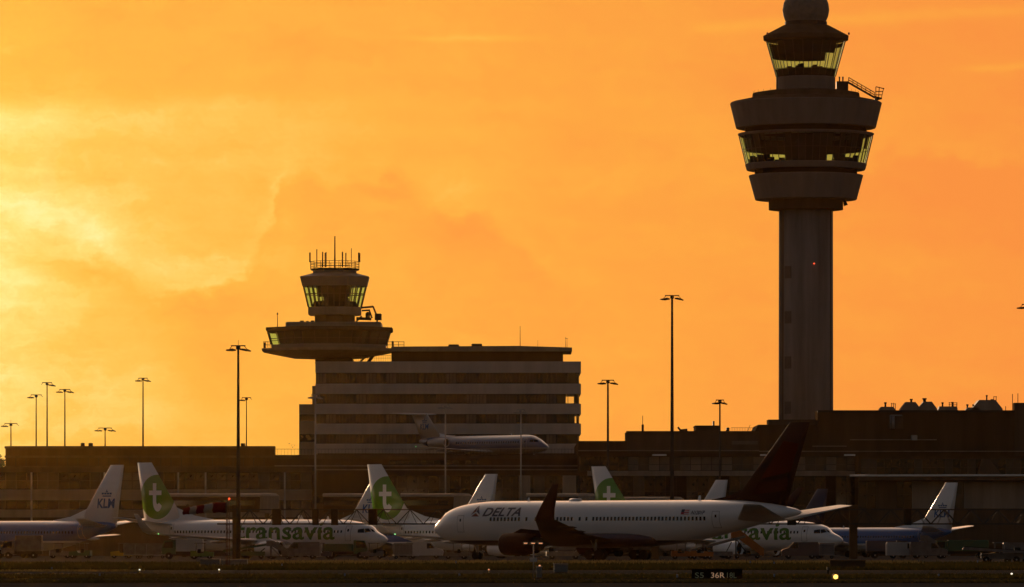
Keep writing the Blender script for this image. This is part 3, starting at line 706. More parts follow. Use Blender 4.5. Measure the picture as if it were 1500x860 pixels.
# parking garage behind, far left
pg = bld('parking_garage', 8, 402, 1060, 'long flat brown parking garage on the left with lamps on its roof')
lx, ly, _ = pg.location
mb = MB(); x0, x1 = PX(8,1060)-lx, PX(402,1060)-lx
mb.box(x0, x1, 0, 5, 0, PZ(653.5,1060))
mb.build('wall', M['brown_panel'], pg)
for py in (655.5,669,684): MB().box(x0-.15, x1+.15, -.25, -.02, PZ(py+1.6,1060), PZ(py-1.6,1060)).build('ledge', M['concrete_dark'], pg)
mb = MB()
for k in range(1,26): xx = x0+(x1-x0)*k/26; mb.box(xx-.06, xx+.06, -.08, -.01, 0, PZ(671,1060))
mb.build('panel_joint', M['metal_dark'], pg)
for a, b in ((117,122),(128.5,134)): MB().cbox(PX(a,1060)-lx, PX(b,1060)-lx, 2, 4, PZ(653.5,1060), PZ(648.5,1060), .08).build('roof_vent', M['metal_dark'], pg)
MB().cbox(PX(352,1060)-lx, PX(358,1060)-lx, 2, 4, PZ(653.5,1060), PZ(649,1060), .08).build('roof_vent', M['metal_dark'], pg)

# terminal pier, left half
def pier(name, px0, px1, Y, depth, bands, rows, label, cols=(), extra=None):
    p = bld(name, px0, px1, Y, label); lx, ly, _ = p.location
    X0, X1 = PX(px0,Y)-lx, PX(px1,Y)-lx
    ztop = PZ(bands[0][0],Y)
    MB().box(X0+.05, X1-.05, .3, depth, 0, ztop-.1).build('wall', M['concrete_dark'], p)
    for a, b, off, m in bands:
        MB().box(X0, X1, -off, .28, PZ(b,Y), PZ(a,Y)).build('fascia', m, p)
    for a, b, n, ch, tr in rows: window_row(p, X0+.1, X1-.1, n, .1, PZ(b,Y)+.01, PZ(a,Y)-.01, ch, rr, tr)
    for a, b, t, m in cols: MB().box(PX(a,Y)-lx, PX(b,Y)-lx, -.45, .27, 0 if t is None else PZ(t[1],Y), PZ(t[0] if t else 693,Y)).build('column' if b-a < 12 else 'cladding_panel', m, p)
    return p
pierL = pier('terminal_pier', -70, 457, 905, 22,
    [(684.5,691.5,.5,M['concrete_dark']),(717,733,.2,M['pale_panel']),(746.5,758,.2,M['concrete']),(770,799,.1,M['concrete_dark'])],
    [(691.5,717,34,GL,.5),(733,746.5,34,[(M['glass_dark'],5),(M['glass_mid'],2)],None)],
    'long terminal pier behind the parked jets on the left with a pale band',
    cols=[(y_, y_+2.2, (692,770), M['metal']) for y_ in (45,152,260,300,416)] )
pierM = pier('terminal_pier', 457.2, 860, 902, 30,
    [(690,696.5,.5,M['brown_panel']),(738,746,.3,M['concrete_dark']),(770,799,.1,M['concrete_dark'])],
    [(696.5,738,26,[(M['glass_dark'],6),(M['glass_mid'],1)],.55)],
    'terminal pier below the roof terrace with pale columns and panels',
    cols=[(458,541,(696,727),M['brown_panel']),(760,777,(691,799),M['pale_panel']),(824,844,(695,738),M['pale_panel']),(846,850,(695,738),M['metal_dark']),(700,704,(697,770),M['metal_dark'])])
# terrace building that carries the small T-tail jet
tb = bld('terrace_building', 402, 872, 955, 'brown roof terrace building that carries the T-tail jet'); lx, ly, _ = tb.location
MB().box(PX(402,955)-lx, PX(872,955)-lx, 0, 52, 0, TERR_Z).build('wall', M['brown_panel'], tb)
X0, X1 = PX(402,955)-lx, PX(872,955)-lx
MB().box(X0-.2, X1+.2, -.2, .12, PZ(672,955), PZ(666.5,955)).build('parapet', M['concrete_dark'], tb)
for py in (682.5,688): MB().box(X0, X1, -.3, -.01, PZ(py+.9,955), PZ(py-.9,955)).build('ledge', M['concrete'], tb)
window_row(tb, PX(570,955)-lx, PX(700,955)-lx, 14, -.2, PZ(681,955), PZ(674,955), [(M['glass_dark'],3),(M['dark'],1)], rr)
mb = MB()
for k in range(0,96): xx = X0+(X1-X0)*k/95; mb.tube((xx,-.05,PZ(666.5,955)),(xx,-.05,PZ(666.5,955)+1.0),.025,n=4)
mb.tube((X0,-.05,PZ(666.5,955)+1.0),(X1,-.05,PZ(666.5,955)+1.0),.035,n=5)
mb.build('railing', M['metal_dark'], tb)

# office block
YO = 1010
ob_ = bld('office_block', 438, 851, YO, 'pale banded office block carrying the old control cab on its left end'); lx, ly, _ = ob_.location
def ox(px): return PX(px,YO)-lx
def oz(py): return PZ(py,YO)
DEP = 19
bands = [(529.5,546),(562,577),(591.5,606.5),(620.5,636),(650,664)]
for a, b in bands:
    mb = MB(); mb.box(ox(462), ox(851), 0, .3, oz(b), oz(a)); mb.box(ox(851)-.3, ox(851), .302, DEP, oz(b), oz(a)); mb.box(ox(462), ox(462)+.3, .302, DEP, oz(b), oz(a))
    mb.box(ox(462)+.302, ox(851)-.302, .302, DEP-.302, oz(b)+.2, oz(b)+.55); mb.box(ox(462)+.302, ox(851)-.302, DEP-.3, DEP, oz(b), oz(a))
    mb.build('spandrel', M['concrete_white'], ob_)
MB().box(ox(462)+.35, ox(851)-.35, .35, DEP-.35, oz(529.5)-.5, oz(529.5)-.1).build('roof', M['roof'], ob_)
rows = [(546,562,845),(577,591.5,829),(606.5,620.5,842),(636,650,846)]
for i, (a, b, core) in enumerate(rows):
    MB().box(ox(463), ox(core), 3.2 if i == 1 else 1.6, DEP-3.2, oz(b), oz(a)).build('core', M['dark'], ob_)
    ch = [(M['glass_dark'],6),(M['glass_mid'],3),(M['glass_blind'],1.0+.5*i)]
    if i == 1: MB().box(ox(842), ox(846.5), 3.2, DEP-3.2, oz(b), oz(a)).build('core', M['dark'], ob_)
    n = 24; x0_, x1_ = ox(463), ox(815)
    window_row(ob_, x0_, x1_, n, .25, oz(b), oz(a), ch, rr, None, 3)
    for k in range(2):       # clear corner bays
        wx = x1_+(ox(849)-x1_)*k/2
        o = window_proto((ox(849)-x1_)/2, oz(a)-oz(b), M['clear_glass'] if i == 1 else (M['glass_dark'] if k == 0 else M['clear_glass'])); o.parent = ob_; o.location = (wx,.25,oz(b))
    for yy in (.6,6,12,DEP-.6): MB().tube((ox(849.5)-.3,yy,oz(b)),(ox(849.5)-.3,yy,oz(a)),.14,n=8).build('column', M['concrete_dark'], ob_)
# penthouse
MB().box(ox(573), ox(825), 2.5, DEP-2, oz(530)-.3, oz(514)).build('penthouse_wall', M['brown_panel'], ob_)
MB().prism([(ox(573),oz(514.3)),(ox(838),oz(514.3)),(ox(838),oz(508.8)),(ox(760),oz(506.4)),(ox(573),oz(507.5))], .8, DEP-.5).build('penthouse_roof', M['concrete'], ob_)
for a, b, t in ((656.5,672,503.3),(690.5,706,502.3)): MB().cbox(ox(a), ox(b), 4, 7, oz(507.8), oz(t), .1).build('roof_unit', M['metal_dark'], ob_)
for px, t, r_ in ((762,476,.05),(829,492,.035),(831,494,.035),(788,497,.025)): MB().tube((ox(px),5,oz(507.5)),(ox(px),5,oz(t)),r_*1.3,r_*.7,6).build('aerial', M['metal_dark'], ob_)
MB().box(ox(828.2),ox(831.8),4.95,5.05,oz(494.6),oz(494)).build('aerial', M['metal_dark'], ob_)
# stair annex on the left
MB().box(ox(438), ox(462)-.02, .6, 14, 0, oz(592)).build('annex', M['concrete'], ob_)
MB().box(ox(457), ox(462)-.02, 1.2, 12, oz(592), oz(565)).build('annex', M['concrete'], ob_)
for a, b in ((607,616),(636,647)): MB().box(ox(439), ox(461), .5, .59, oz(b), oz(a)).build('window', M['glass_dark'], ob_)
MB().box(ox(462)+.35, ox(851)-.35, .4, DEP-.4, 0, oz(664)).build('wall', M['concrete_dark'], ob_)
mb = MB()
for k in range(22): xx = ox(520)+(ox(575)-ox(520))*k/21; mb.tube((xx,.15,oz(529.5)),(xx,.15,oz(529.5)+1.1),.025,n=4)
mb.tube((ox(520),.15,oz(529.5)+1.1),(ox(575),.15,oz(529.5)+1.1),.035,n=5); mb.tube((ox(520),.15,oz(529.5)+.6),(ox(575),.15,oz(529.5)+.6),.025,n=5)
mb.build('railing', M['metal_dark'], ob_)

# glazed ring of a control cab: mullions, panes, head and sill
def oct_pts(r, per):                                   # points along an octagon of apothem r, flat face to the front
    c = [(r/cos(pi/8)*cos(pi/8+pi/4*k), r/cos(pi/8)*sin(pi/8+pi/4*k)) for k in range(8)]
    return [tuple(c[k][i]+(c[(k+1)%8][i]-c[k][i])*q/per for i in (0,1)) for k in range(8) for q in range(per)]
def ring_pts(r, n, a0): return [(r*cos(a0+2*pi*k/n), r*sin(a0+2*pi*k/n)) for k in range(n)]
def glazed_ring(parent, rb, rt, z0, z1, n, a0, transoms, gm_, mull=.10):
    P0, P1 = (ring_pts(rb,n,a0), ring_pts(rt,n,a0)) if a0 is not None else (oct_pts(rb,n//8), oct_pts(rt,n//8))
    mb = MB()
    for k in range(n):
        j = (k+1) % n
        mb.bar((*P0[k],z0),(*P1[k],z1), mull)
        for t in transoms:
            a = [P0[k][i]+(P1[k][i]-P0[k][i])*t for i in (0,1)]; b = [P0[j][i]+(P1[j][i]-P0[j][i])*t for i in (0,1)]
            mb.bar((*a,z0+(z1-z0)*t),(*b,z0+(z1-z0)*t), mull*.7)
    mb.build('mullion', M['metal_dark'], parent)
    for k in range(n):
        j = (k+1) % n
        MB().add([(*P0[k],z0),(*P0[j],z0),(*P1[j],z1),(*P1[k],z1)], [(0,1,2,3)]).build('window', gm_, parent)
    return P0, P1
def blind(parent, P0, P1, k, z0, z1, t0, t1, inset=.96):
    n = len(P0); j = (k+1) % n; q = []
    for i, t in ((k,t0),(j,t0),(j,t1),(k,t1)):
        q.append(tuple((P0[i][c]+(P1[i][c]-P0[i][c])*t)*inset for c in (0,1))+(z0+(z1-z0)*t,))
    MB().add(q, [(0,1,2,3)]).build('blind', M['dark'], parent)

# the tall control tower
YT = 1016; ST = F/YT
ct = empty('control_tower', (PX(1180.5,YT), YT, 0), 0, 'tall concrete control tower with flared ringed head and round radome on top', 'control tower')
def tz(py): return PZ(py, YT)
def tr_(hw): return hw/ST
mb = MB().lathe([(tr_(40.3),0),(tr_(39.6),tz(308.5))], 64, smooth=True); mb.build('shaft', mat('tower_concrete', (.21,.195,.18), .95, spec=0, var=.32, scale=.25, streak=True, bump=.2), ct)
shw = mat('shaft_grille', (.15,.135,.12), .95, spec=0)
for k in range(5):
    zz = tz(400+k*66); a = R(-90-44)
    c_ = (tr_(39.9)*cos(a), tr_(39.9)*sin(a)); tx, ty = -sin(a), cos(a); w_ = .75; vs = []
    for s_, zq in ((-1,-1.1),(1,-1.1),(1,1.1),(-1,1.1)): vs.append((c_[0]+tx*w_*s_+cos(a)*.06, c_[1]+ty*w_*s_+sin(a)*.06, zz+zq))
    for s_, zq in ((-1,-1.1),(1,-1.1),(1,1.1),(-1,1.1)): vs.append((c_[0]+tx*w_*s_-cos(a)*.3, c_[1]+ty*w_*s_-sin(a)*.3, zz+zq))
    MB().add(vs, [(0,1,2,3),(4,7,6,5),(0,4,5,1),(1,5,6,2),(2,6,7,3),(3,7,4,0)]).build('shaft_window', shw, ct)
for a in (-90-68,-90-60,-90+62): 
    aa = R(a); MB().box(-.12,.12,-.12,.12,0,tz(309)).build('rib', M['concrete_dark'], ct, (tr_(39.9)*cos(aa),tr_(39.9)*sin(aa),0))
MB().lathe([(.03,-.1),(.14,0),(.03,.12)], 8, (tr_(10), -tr_(38.9)-.05, tz(388)), smooth=True).build('obstruction_light', M['lamp_red'], ct)
MB().lathe([(tr_(41),tz(309)),(tr_(54.5),tz(307.5)),(tr_(54.5),tz(294)),(tr_(41),tz(293))], 48).build('collar', M['concrete_dark'], ct)
def conering(name, hb, ht, yb, yt, m, inner_b=None, inner_t=None, n=32, a0=pi/32):
    ib = inner_b or hb*.6; it = inner_t or ht*.6
    mb = MB()
    prof = [(tr_(ib),tz(yb)+.02),(tr_(hb),tz(yb)),(tr_(hb+.6),tz(yb)+.12),(tr_(ht+.6),tz(yt)-.12),(tr_(ht),tz(yt)),(tr_(it),tz(yt)-.02)]
    mb.lathe(prof, n, a0=a0, caps=False); return mb.build(name, m, ct)
tw = mat('tower_cladding', (.20,.18,.165), .95, spec=0, var=.12, scale=.4, streak=True)
conering('lower_ring', 74, 83.2, 293, 257, tw, 40, 70)
MB().lathe([(tr_(75),tz(256.8)),(tr_(75),tz(248))], 32, a0=pi/32).build('gap_wall', M['dark'], ct)
conering('sill_ring', 86.5, 88.6, 249.5, 240.5, tw, 70, 80)
GP0, GP1 = glazed_ring(ct, tr_(88.4), tr_(98), tz(240.3), tz(200), 56, pi/56, (.5,), M['tower_glass'], .11)
conering('head_ring', 98.2, 99.4, 199.8, 196, tw, 70, 70)
MB().lathe([(tr_(89),tz(195.2)),(tr_(89),tz(187))], 32, a0=pi/32).build('gap_wall', M['dark'], ct)
MB().lathe([(tr_(30),tz(241)),(tr_(30),tz(199))], 24).build('core', M['dark'], ct)
b_ = random.Random(5)
for k in range(56):
    am = pi/56+2*pi*(k+.5)/56; side = abs(cos(am))
    if sin(am) > -.2:
        if b_.random() < (1.0 if side < .86 else .25): blind(ct, GP0, GP1, k, tz(240.3), tz(200), .5, 1)
        if b_.random() < (.55 if side < .9 else .3): blind(ct, GP0, GP1, k, tz(240.3), tz(200), 0, b_.choice((.22,.3,.5)))
    elif b_.random() < .45: blind(ct, GP0, GP1, k, tz(240.3), tz(200), .5, 1)
for k in range(26):
    am = b_.uniform(0,2*pi); rad = tr_(b_.uniform(60,80)); h = b_.uniform(.7,1.6)
    MB().cbox(rad*cos(am)-.5, rad*cos(am)+.5, rad*sin(am)-.4, rad*sin(am)+.4, tz(240), tz(240)+h, .06).build('console', M['dark'], ct)
conering('upper_ring', 102, 110.6, 188, 151, tw, 80, 100)
MB().lathe([(tr_(110.6),tz(151)),(tr_(108),tz(149.6)),(tr_(79),tz(143.6)),(tr_(78),tz(137)),(tr_(60),tz(134)),(tr_(30),tz(134))], 32, a0=pi/32, caps=False).build('roof', M['concrete_dark'], ct)
MB().lathe([(tr_(43),tz(136)),(tr_(43),tz(113.5)),(tr_(20),tz(113))], 32, a0=pi/32, caps=False).build('cab_base', tw, ct)
CZ0, CZ1 = tz(112.5), tz(61)
CP0, CP1 = glazed_ring(ct, tr_(43.6), tr_(58), CZ0, CZ1, 24, pi/24, (.2,), M['tower_glass'], .13)
for k in range(24):
    am = pi/24+2*pi*(k+.5)/24
    if sin(am) > -.1:
        right = cos(am) > .58
        blind(ct, CP0, CP1, k, CZ0, CZ1, .52 if not right else .86, .98)
    blind(ct, CP0, CP1, k, CZ0, CZ1, .0, .19)
    if sin(am) < -.1 and abs(cos(am)) < .75: blind(ct, CP0, CP1, k, CZ0, CZ1, .62, .98)
MB().lathe([(tr_(20),CZ0),(tr_(40),CZ0),(tr_(38),CZ0+1.15),(tr_(20),CZ0+1.2)], 24).build('console', M['dark'], ct)
for k in range(22):
    am = b_.uniform(0,2*pi); rad = tr_(b_.uniform(14,36)); h = b_.uniform(1.4,2.1); s_ = b_.uniform(.25,.6)
    MB().cbox(rad*cos(am)-s_, rad*cos(am)+s_, rad*sin(am)-.3, rad*sin(am)+.3, CZ0, CZ0+h, .06).build('console', M['dark'], ct)
MB().lathe([(tr_(59),tz(60.5)),(tr_(62),tz(59)),(tr_(62.6),tz(53)),(tr_(60),tz(51.6)),(tr_(33.5),tz(37.5)),(tr_(10),tz(37))], 32, a0=pi/32, caps=True).build('cab_roof', M['concrete_dark'], ct)
MB().lathe([(tr_(31),tz(38)),(tr_(31),tz(32))], 24).build('radome_base', M['metal_dark'], ct)
bm = bmesh.new(); bmesh.ops.create_icosphere(bm, subdivisions=3, radius=tr_(34.3))
for v in bm.verts:
    v.co.z = max(v.co.z, -tr_(23))
me = bpy.data.meshes.new('radome'); bm.to_mesh(me); bm.free()
rdm = mat('radome_shell', (.23,.20,.17), .9, spec=.05, var=.2, scale=1.2); me.materials.append(rdm)
ro = bpy.data.objects.new('radome', me); COL.objects.link(ro); ro.parent = ct; ro.location = (0,0,tz(14.5))
for px in (1123,1242): MB().lathe([(.03,0),(.16,.1),(.16,.4),(.03,.5)], 8, (PX(px,YT)-ct.location.x, -3, tz(53.5)), smooth=True).build('obstruction_light', M['red'], ct)
# maintenance stair and basket on the right of the head
def tX(px): return PX(px,YT)-ct.location.x
mb = MB(); mb.box(tX(1225), tX(1242), -1.2, 1.2, tz(133), tz(119.8)); mb.build('stair_landing', M['metal_dark'], ct)
mb = MB(); mb.bar((tX(1241),-.4,tz(120)),(tX(1283),-.4,tz(144)),.28); mb.bar((tX(1241),.4,tz(120)),(tX(1283),.4,tz(144)),.28); mb.bar((tX(1281),0,tz(144.3)),(tX(1292),0,tz(144.3)),.9,.25); mb.build('maintenance_stair', M['metal_dark'], ct)
mb = MB()
for yy in (-.42,.42):
    for q in (3.0,6.5): mb.tube((tX(1243),yy,tz(120-q)),(tX(1281),yy,tz(142-q)),.04,n=5)
    for k in range(7): u = k/6; mb.tube((tX(1243+38*u),yy,tz(120.5+22*u)),(tX(1243+38*u),yy,tz(113.5+22*u)),.035,n=5)
    for a, b in (((1283,144),(1283,127)),((1291,144),(1294.5,129)),((1283,127),(1295,130)),((1282,134),(1293,134)),((1282,139),(1292,139)),((1287,144),(1288,128.5))): mb.tube((tX(a[0]),yy,tz(a[1])),(tX(b[0]),yy,tz(b[1])),.045,n=5)
mb.tube((tX(1295),-.42,tz(130)),(tX(1295),.42,tz(130)),.05,n=5)
mb.build('handrail', M['metal_dark'], ct)
mb = MB()
for px in (1229.5,1234.5): mb.tube((tX(px),-.3,tz(119.8)),(tX(px),-.3,tz(112.6)),.12,.16,6)
mb.build('horn', M['metal_dark'], ct)
mb = MB(); mb.tube((tX(1138),-.8,tz(134)),(tX(1138),-.8,tz(112)),.18,n=6); mb.build('downpipe', M['metal_dark'], ct)
mb = MB(); mb.tube((tX(1236),-2,tz(295)),(tX(1238),-2,tz(302)),.25,.4,8); mb.build('floodlight', M['metal_dark'], ct)
mb = MB()
for k in range(32):
    a = 2*pi*k/32; mb.tube((tr_(77)*cos(a),tr_(77)*sin(a),tz(141)),(tr_(77)*cos(a),tr_(77)*sin(a),tz(141)+.9),.03,n=4)
mb.build('edge_rail', M['metal_dark'], ct)

# the old control cab on the office block
YC = 1018; cc = empty('control_cab', (PX(490.5,YC), YC, PZ(531,YC)), 0, 'old control cab with an aerial crown and wide gallery above the office block', 'control tower')
cx0, _, cz0 = cc.location
def kx(px): return PX(px,YC)-cx0
def kz(py): return PZ(py,YC)-cz0
SC = F/YC
def kr(hw): return hw/SC
cl = mat('cab_cladding', (.19,.17,.155), .65, var=.12, scale=.4, streak=True)
MB().cbox(kx(462.5), kx(517), -3.4, 6, -.3, kz(524), .3).build('stem', M['concrete_dark'], cc)
off = kx(481); O8 = 1/cos(pi/8)
mb = MB().lathe([(kr(22)*O8,kz(525.8)),(kr(50)*O8,kz(525)),(kr(95.5)*O8,kz(515.6)),(kr(96)*O8,kz(511.6)),(kr(60),kz(510.8))], 8, (off,0,0), a0=pi/8); mb.build('gallery_floor', M['concrete'], cc)
GB0, GB1 = kz(509.5), kz(487)
cc2 = off+kr(1)
mb = MB().lathe([(kr(83)*O8,kz(511)),(kr(83.5)*O8,kz(506))],8,(cc2,0,0),a0=pi/8); mb.build('gallery_sill', cl, cc)
g_ = empty('gallery_glazing', (cc2,0,0)); g_.parent = cc
Q0, Q1 = glazed_ring(g_, kr(83.5), kr(89), kz(506), GB1, 32, None, (.45,), M['tower_glass'], .14)
for k in range(32):
    am = math.atan2(Q0[k][1]+Q0[(k+1)%32][1], Q0[k][0]+Q0[(k+1)%32][0])
    if not (cos(am) < -.80): blind(g_, Q0, Q1, k, kz(506), GB1, 0, 1, .985)
MB().cbox(off-kr(50), off+kr(60), -kr(40), kr(40), kz(511), kz(486), .3).build('core', M['dark'], cc)
MB().lathe([(kr(88)*O8,kz(487.2)),(kr(91)*O8,kz(486.2)),(kr(92)*O8,kz(485)),(kr(92)*O8,kz(481)),(kr(60)*O8,kz(479.8))], 8, (off+kr(2),0,0), a0=pi/8).build('gallery_roof', M['concrete_dark'], cc)
MB().cbox(kx(420), kx(559.5), -5.5, 6, kz(481.5), kz(473), .2).build('roof_tier', cl, cc)
mb = MB()
for px, w_, t in ((440,6,470.6),(449,4,471),(456,5,470.4)): mb.cbox(kx(px), kx(px+w_), -3, -1.5, kz(473.2), kz(t), .05)
mb.build('roof_unit', M['metal_dark'], cc)
MB().lathe([(kr(29)*O8,kz(473.5)),(kr(29)*O8,kz(462))], 8, a0=pi/8).build('neck', M['concrete_dark'], cc)
MB().lathe([(kr(36)*O8,kz(462.5)),(kr(38.5)*O8,kz(461)),(kr(38.5)*O8,kz(450.5)),(kr(20)*O8,kz(450))], 8, a0=pi/8).build('cab_base', M['concrete'], cc)
KZ0, KZ1 = kz(450), kz(420)
K0, K1 = glazed_ring(cc, kr(38.6), kr(45.6), KZ0, KZ1, 32, None, (.62,), M['tower_glass'], .2)
for k in range(32):
    am = math.atan2(K0[k][1]+K0[(k+1)%32][1], K0[k][0]+K0[(k+1)%32][0])
    if sin(am) > 0 and abs(cos(am)) < .34: blind(cc, K0, K1, k, KZ0, KZ1, .3, 1)
    if sin(am) < 0 and abs(cos(am)) < .5: blind(cc, K0, K1, k, KZ0, KZ1, .45, 1)
MB().lathe([(kr(46)*O8,kz(420.2)),(kr(47)*O8,kz(419.6)),(kr(50.3)*O8,kz(406.4)),(kr(49.5)*O8,kz(405.6)),(kr(31.5)*O8,kz(400.6)),(kr(31.5)*O8,kz(396.5)),(kr(10)*O8,kz(396))], 8, a0=pi/8).build('cab_roof', cl, cc)
MB().lathe([(kr(5),KZ0),(kr(34),KZ0),(kr(31),KZ0+1.0),(kr(5),KZ0+1.0)], 16).build('console', M['dark'], cc)
MB().cbox(-kr(11), kr(11), -1, 1, KZ0, KZ1, .1).build('core', M['dark'], cc)
for k in range(12):
    am = b_.uniform(0,2*pi); rad = kr(b_.uniform(8,27)); h = b_.uniform(1.1,1.75)
    MB().cbox(rad*cos(am)-.35, rad*cos(am)+.35, rad*sin(am)-.3, rad*sin(am)+.3, KZ0, KZ0+h, .06).build('console', M['dark'], cc)
mb = MB().lathe([(kr(35),kz(396.4)),(kr(36.5),kz(395)),(kr(36.5),kz(394))], 16, a0=pi/16); mb.build('aerial_platform', M['metal_dark'], cc)
mb = MB()
for q in (383.5,387,391):
    P = ring_pts(kr(36),16,pi/16)
    for k in range(16): mb.tube((*P[k],kz(q)),(*P[(k+1)%16],kz(q)),.045,n=5)
for p in ring_pts(kr(36),16,pi/16): mb.tube((*p,kz(394.5)),(*p,kz(383)),.05,n=5)
mb.build('aerial_rail', M['metal_dark'], cc)
for px, t, b0, r_ in ((454,370,384,.14),(464.5,366,392,.09),(473,369.5,392,.12),(478,370,392,.10),(476.5,371,392,.08),(502,369.5,392,.13),(507,371,392,.10),(515,364.5,392,.06),(525.5,370,384,.14),(527,371,384,.10)):
    MB().tube((kx(px),-1.5 if 460 < px < 520 else 0,kz(b0)),(kx(px),-1.5 if 460 < px < 520 else 0,kz(t)),r_,n=7).build('aerial', M['metal_dark'], cc)
MB().tube((0,0,kz(396)),(0,0,kz(346)),.16,.10,8).build('mast', M['metal_dark'], cc)
mb = MB(); mb.tube((kx(407.5),-3,kz(480.5)),(kx(407.5),-3,kz(459)),.08,.05,6); mb.tube((kx(407.5),-3,kz(462)),(kx(407.5),-3,kz(459)),.16,.1,6); mb.build('aerial', M['metal_dark'], cc)
mb = MB(); mb.bar((kx(528),0,kz(451)),(kx(547),0,kz(449.2)),.35); mb.bar((kx(530),0,kz(455)),(kx(542),0,kz(454.5)),.3); mb.bar((kx(546.5),0,kz(449)),(kx(552),0,kz(463)),.3); mb.bar((kx(541),0,kz(455)),(kx(545),0,kz(466)),.3); mb.bar((kx(522),0,kz(466.5)),(kx(544),0,kz(467.5)),.5)
mb.cbox(kx(549), kx(559), -.6, .6, kz(469), kz(459.5), .12); mb.cbox(kx(535.5), kx(542), -.6, .6, kz(467), kz(457), .25); mb.bar((kx(552),0,kz(473)),(kx(553),0,kz(468)),.3); mb.bar((kx(520),0,kz(473)),(kx(530),0,kz(463)),.25)
mb.build('hoist', M['metal_dark'], cc)
mb = MB()
for (a, b) in ((386.5,396),(568,592)):
    for q in (501,505.5): mb.tube((kx(a),-1,kz(q)),(kx(b),-1,kz(q)),.05,n=5)
    k_ = 4
    for i in range(k_): u = i/(k_-1); mb.tube((kx(a+(b-a)*u),-1,kz(511)),(kx(a+(b-a)*u),-1,kz(500.5)),.05,n=5)
mb.cbox(kx(574),kx(577),-1.2,-.4,kz(510),kz(500),.05); mb.cbox(kx(387),kx(389),-1.2,-.4,kz(510),kz(502),.05)
mb.build('gallery_rail', M['metal_dark'], cc)
mb = MB()
for a, b in ((527,538),(541,548),(538,546)): mb.bar((kx(a),-1,kz(531)),(kx(b),-1,kz(521)),.3)
mb.build('gallery_brace', M['metal_dark'], cc)

# stepped terminal on the right
YR = 945
tn = bld('terminal_building', 846, 1560, YR, 'dark stepped terminal building around the foot of the tall tower'); lx, ly, _ = tn.location
def rx(px): return PX(px,YR)-lx
def rz(py): return PZ(py,YR)
blocks = [(847,918,646,None,0,60,'brown_panel'),(918.1,1112,632,None,.0,16,'concrete_dark'),(1112.1,1197.9,622,None,.4,12,'brown_panel'),(1127,1197.8,614,622,3,10,'concrete_dark'),(1198,1486,601.5,None,.2,9,'brown_panel'),(1486.1,1580,590,None,0,3,'concrete_dark')]
for a, b, t, bt, y0, y1, m in blocks:
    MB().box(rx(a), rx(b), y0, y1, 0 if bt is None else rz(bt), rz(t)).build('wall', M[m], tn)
MB().prism([(rx(1106),rz(632)),(rx(1112),rz(632)),(rx(1112),rz(622)),(rx(1111),rz(622))], 1, 20).build('roof_slope', M['roof'], tn)
MB().box(rx(1020), rx(1055.5), 4, 14, rz(632), rz(624)).build('penthouse', M['concrete_dark'], tn); MB().box(rx(1019.3), rx(1056.2), 3.7, 14.3, rz(624), rz(622.6)).build('penthouse_roof', M['roof'], tn)
MB().box(rx(917.5), rx(1112), -.3, -.02, rz(634), rz(631.5)).build('ledge', M['concrete_dark'], tn)
MB().box(rx(1197.7), rx(1486.3), -.15, .18, rz(604), rz(601)).build('ledge', M['metal_dark'], tn)
for a, b, py in ((847,1112,660),(1245,1372,644),(1112,1560,661),(1190,1240,653.5)): MB().box(rx(a), rx(b), -.5, -.02, rz(py+1), rz(py-.6)).build('ledge', M['concrete'], tn)
MB().box(rx(1300), rx(1323), -.35, -.02, rz(628), rz(608)).build('service_shaft', M['concrete_dark'], tn)
mb = MB(); mb.tube((rx(1304),-.5,rz(628)),(rx(1304),-.5,rz(608)),.12,n=6); mb.tube((rx(1304),-.5,rz(608.6)),(rx(1321),-.5,rz(608.6)),.12,n=6); mb.tube((rx(1308),-.5,rz(628)),(rx(1308),-.5,rz(610)),.28,n=8); mb.build('duct', M['metal'], tn)
MB().cbox(rx(1334), rx(1343), -1.5, -.03, rz(645), rz(637.5), .1).build('roof_unit', M['metal'], tn)
for a, b, t in ((1065.5,1070,625.6),(941,944,621),(1045.5,1048,616)): MB().cbox(rx(a), rx(b), 4, 6, rz(632 if a < 1040 or a > 1060 else 623), rz(t), .05).build('chimney', M['metal_dark'], tn)
MB().tube((rx(942.5),5,rz(622)),(rx(942.5),5,rz(608)),.05,n=5).build('aerial', M['metal_dark'], tn)
mb = MB(); mb.bar((rx(994),4,rz(625)),(rx(998),4,rz(630)),.3); mb.bar((rx(997),4,rz(630)),(rx(1008),4,rz(629)),.4); mb.bar((rx(1000),4,rz(632)),(rx(1000),4,rz(629)),.3); mb.build('dish_aerial', M['metal_dark'], tn)
mb = MB()
for k in range(15): xx = rx(1072+2.4*k); mb.tube((xx,3,rz(632)),(xx,3,rz(626)),.03,n=4)
mb.tube((rx(1072),3,rz(626)),(rx(1106),3,rz(626)),.04,n=4); mb.tube((rx(1096),3,rz(632)),(rx(1100),3,rz(622)),.05,n=4); mb.build('railing', M['metal_dark'], tn)
MB().box(rx(1072),rx(1110),-.12,-.02,rz(651),rz(646)).build('window_band', M['glass_blind'], tn)
